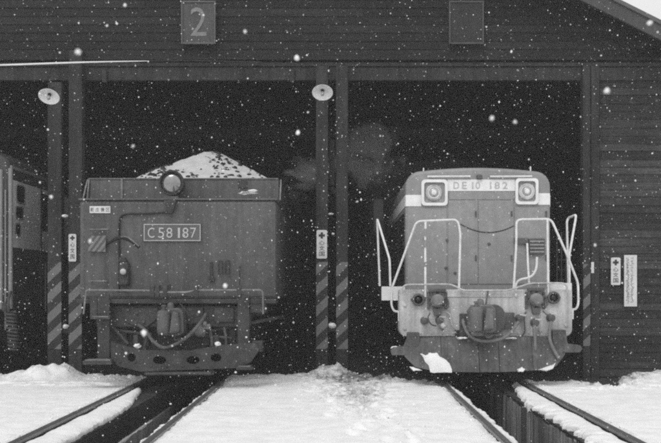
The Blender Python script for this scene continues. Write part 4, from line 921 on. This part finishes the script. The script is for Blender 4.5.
# ================================================================== RAILCAR (far left)
RX = -4.99; RY = 13.85
rc = thing('railcar', (RX - 1.4, RY, 0), 'two tone railcar with stacked side windows standing at far left', 'railcar')
zr = W(0, 155, RY).z
prof = [(RX - 2.8, 0.95), (RX, 0.95), (RX, zr - 0.16)] + [(RX - 0.16 + 0.16*math.cos(R(k*18)), zr - 0.16 + 0.16*math.sin(R(k*18))) for k in range(1, 5)] + [(RX - 1.4 + 1.2*math.cos(R(k*20 + 10)) , zr + 0.02 + 0.22*math.sin(R(k*20 + 10))) for k in range(1, 8)] + \
       [(RX - 2.64 + 0.16*math.cos(R(90 + k*18)), zr - 0.16 + 0.16*math.sin(R(90 + k*18))) for k in range(1, 5)] + [(RX - 2.8, zr - 0.16)]
body = MB().prism(prof, RY, 26).build('body', 'cardark', rc, 0.05, True)
def rs(px, py):          # a point on the right flank of the railcar seen at this pixel
    dd = RX*FPX/(px - VX); return dd, CAMZ + (VY - py)*dd/FPX
y0, _ = rs(11, 0); zb = 1.31 + (287 - 247)*RY/FPX
MB().box(RX - 0.002, RX + 0.008, y0, 25.5, zb, zr - 0.36).build('cream_panel', 'carpaint', body)
MB().box(RX - 0.004, RX + 0.03, RY + 0.03, 25.8, zr - 0.2, zr - 0.15).build('gutter', 'carpillar', body, 0.01)
MB().tube([(RX + 0.012, RY + 0.02, 0.98), (RX + 0.012, RY + 0.02, zr - 0.2)], 0.035, 10).build('corner_pillar', 'carpillar', body, smooth=True)
MB().tube([(RX - 0.12, RY - 0.012, 0.98), (RX - 0.12, RY - 0.012, zr - 0.22)], 0.03, 10).build('corner_pillar', 'carpillar', body, smooth=True)
MB().box(RX - 2.7, RX - 0.16, RY - 0.008, RY - 0.001, zb, zr - 0.4).build('front_panel', 'carpaint', body)
for p0, p1, q0, q1 in ((15.3, 24.2, 184.5, 203.5), (14.6, 22.6, 206.0, 218.6), (14.2, 19.6, 223.2, 234.8)):
    a, z1 = rs(p0, q0); b, z0 = rs(p1, q1 + 0.8)
    n0 = MB(); rr = rrect(a, b, z0, z1, min(0.07, (b - a)*0.3)); k = len(rr)
    def ring(x): return [(x, y, z) for y, z in rr]
    n0.add(ring(RX - 0.0) + ring(RX + 0.016), [tuple(range(k, 2*k))] + [(i, (i+1) % k, (i+1) % k + k, i + k) for i in range(k)])
    wn = n0.build('window', 'glassdark', body)
    MB().tube([Vector((RX + 0.014, y, z)) for y, z in rr + rr[:1]], 0.012, 6, False).build('frame', 'carpillar', wn, smooth=True)
a, z1 = rs(41, 193); b, _ = rs(54, 193); _, z0 = rs(41, 231)
dw = MB().box(RX - 0.001, RX + 0.012, a, b, z0, z1).build('door_window', 'glassdark', body, 0.01)
a, z1 = rs(40, 178); b, _ = rs(40.8, 178)
MB().box(RX - 0.001, RX + 0.02, a, b, 1.0, zr - 0.37).build('door_edge', 'cardark', body)
# coiled hose and jumper on the front corner
mb = MB(); cx, cz = W(10.5, 333, RY - 0.2).x, W(0, 333, RY).z
mb.tube([Vector((cx + 0.075*math.cos(a) + 0.06*math.sin(a*0.02), RY - 0.22 + 0.07*math.sin(a), cz + 0.33 - a/(2*math.pi)*0.052)) for a in [2*math.pi*k/14 for k in range(14*11)]], 0.017, 6)
M['coil'] = mat('frosted coil', 0.05, 0.7, 0.5, 9); mb.build('coil_spring', 'coil', rc, smooth=True)
MB().tube(sm([(cx - 0.02, RY - 0.22, cz + 0.32), (cx - 0.03, RY - 0.2, cz + 0.5), (cx - 0.06, RY - 0.02, cz + 0.62)]), 0.02, 8).build('hose', 'coil', rc, smooth=True)
MB().tube([W(5.5, 190, RY - 0.03), W(5.5, 330, RY - 0.03)], 0.012, 8).build('handrail', 'carpillar', rc, smooth=True)
MB().blob(W(5.5, 308, RY - 0.06), 1, (0.05, 0.05, 0.09), 0.2).build('lamp', 'coil', rc, smooth=True)
a, _ = rs(42.5, 0); MB().tube([(RX + 0.05, a, 0.9), (RX + 0.05, a, 1.7)], 0.014, 8).build('step_rail', 'carpillar', rc, smooth=True)
MB().box(RX - 2.6, RX - 0.3, RY + 0.1, 25.5, 0.45, 0.94).build('underframe', 'iron', rc)
for y in (15.4, 17.4):
    wv = MB().tube([(RX - 1.4 - 0.62, y, 0.36), (RX - 1.4 + 0.62, y, 0.36)], 0.07, 12).build('axle', 'iron', rc, smooth=True)
    for sx in (-1, 1): MB().lathe((RX - 1.4 + sx*0.5, y, 0.36), (sx, 0, 0), [(0.455, 0), (0.455, 0.02), (0.43, 0.03), (0.425, 0.12), (0.1, 0.13)], 28).build('wheel', 'iron', wv, smooth=True)

# ================================================================== AIR: smoke, falling snow, haze
def vol_mat(name, dens, ns=None, col=0.9):
    m = bpy.data.materials.new(name); m.use_nodes = True; t = m.node_tree; t.nodes.clear(); o = t.nodes.new('ShaderNodeOutputMaterial')
    v = t.nodes.new('ShaderNodeVolumePrincipled'); v.inputs['Color'].default_value = (col, col, col, 1); v.inputs['Density'].default_value = dens
    t.links.new(v.outputs[0], o.inputs['Volume'])
    if ns:      # ragged puff: noise eats into the edge
        def mm(op, i, j):
            n = t.nodes.new('ShaderNodeMath'); n.operation = op
            for k, q in enumerate((i, j)):
                if isinstance(q, (int, float)): n.inputs[k].default_value = q
                else: t.links.new(q, n.inputs[k])
            return n.outputs[0]
        tc = t.nodes.new('ShaderNodeTexCoord'); n = t.nodes.new('ShaderNodeTexNoise'); n.inputs['Scale'].default_value = ns; n.inputs['Detail'].default_value = 7; n.inputs['Roughness'].default_value = 0.6; n.inputs['Distortion'].default_value = 0.5
        oi = t.nodes.new('ShaderNodeObjectInfo'); va = t.nodes.new('ShaderNodeVectorMath'); va.operation = 'ADD'; t.links.new(tc.outputs['Object'], va.inputs[0]); t.links.new(oi.outputs['Location'], va.inputs[1]); t.links.new(va.outputs[0], n.inputs[0])
        ln = t.nodes.new('ShaderNodeVectorMath'); ln.operation = 'LENGTH'; t.links.new(tc.outputs['Object'], ln.inputs[0])
        r = mm('ADD', mm('MULTIPLY', mm('SUBTRACT', n.outputs[0], 0.5), 4.2), mm('SUBTRACT', 0.36, ln.outputs['Value']))
        r = mm('MINIMUM', mm('MAXIMUM', mm('MULTIPLY', r, 1.6), 0.0), 1.0)
        edge = mm('MAXIMUM', mm('MINIMUM', mm('MULTIPLY', mm('SUBTRACT', 0.92, ln.outputs['Value']), 4.0), 1.0), 0.0)
        t.links.new(mm('MULTIPLY', mm('MULTIPLY', r, edge), dens), v.inputs['Density'])
    return m
M['smoke'] = vol_mat('drifting smoke', 26.0, 1.5, 0.97)
for px, py, dd, r in ((368, 152, 15.7, (1.0, 0.6, 0.95)), (318, 172, 15.7, (0.85, 0.6, 0.65))):
    mb = MB(); mb.blob((0, 0, 0), 1, (1, 1, 1), 0.05, 3); o = mb.build('smoke', 'smoke', smooth=True); o.location = W(px, py, dd); o.scale = r; tag(o, kind='stuff')
# snowflakes
mb = MB(); rng = random.Random(11)
ico = bmesh.new(); bmesh.ops.create_icosphere(ico, subdivisions=1, radius=1); IV = [v.co.copy() for v in ico.verts]; IF = [tuple(v.index for v in f.verts) for f in ico.faces]; ico.free()
def flake(c, r):
    st = Vector((rng.uniform(0.7, 1.2), rng.uniform(0.7, 1.2), rng.uniform(0.8, 1.25)))
    mb.add([Vector(c) + Vector((v.x*st.x, v.y*st.y, v.z*st.z))*r*rng.uniform(0.75, 1.25) for v in IV], IF)
FR = (0.0011, 0.0013, 0.0015, 0.0016, 0.0018, 0.002, 0.002, 0.0022, 0.0024, 0.0026, 0.0028, 0.003, 0.0033, 0.0037, 0.0043, 0.0055)
for k in range(21000):
    y = 3.0 + 8.8*rng.random()**0.75; x = rng.uniform(-7.5, 7.5); z = rng.uniform(0.05, 6.4)
    flake((x, y, z), rng.choice(FR))
for px, py, dd, r in ((607, 91, 1.9, 0.008), (297, 58, 2.6, 0.007), (298, 133, 2.8, 0.007), (650, 23, 2.0, 0.006), (144, 333, 2.3, 0.008), (125, 5, 3.0, 0.006), (90, 241, 2.2, 0.005), (225, 286, 2.6, 0.006),
                     (515, 122, 2.0, 0.004), (245, 32, 2.1, 0.004), (78, 52, 1.7, 0.006), (51, 197, 2.6, 0.005), (595, 245, 2.6, 0.005), (133, 146, 2.2, 0.004), (492, 118, 1.8, 0.005)):
    flake(W(px, py, dd), r)
tag(mb.build('falling_snow', 'flake', fixn=False), kind='stuff')
# thin veil of snowy air around everything
hz = MB().box(-34, 34, -26, 44, -2.3, 12).build('haze', vol_mat('snowy air', 0.0039, None, 0.95)); tag(hz, kind='stuff')
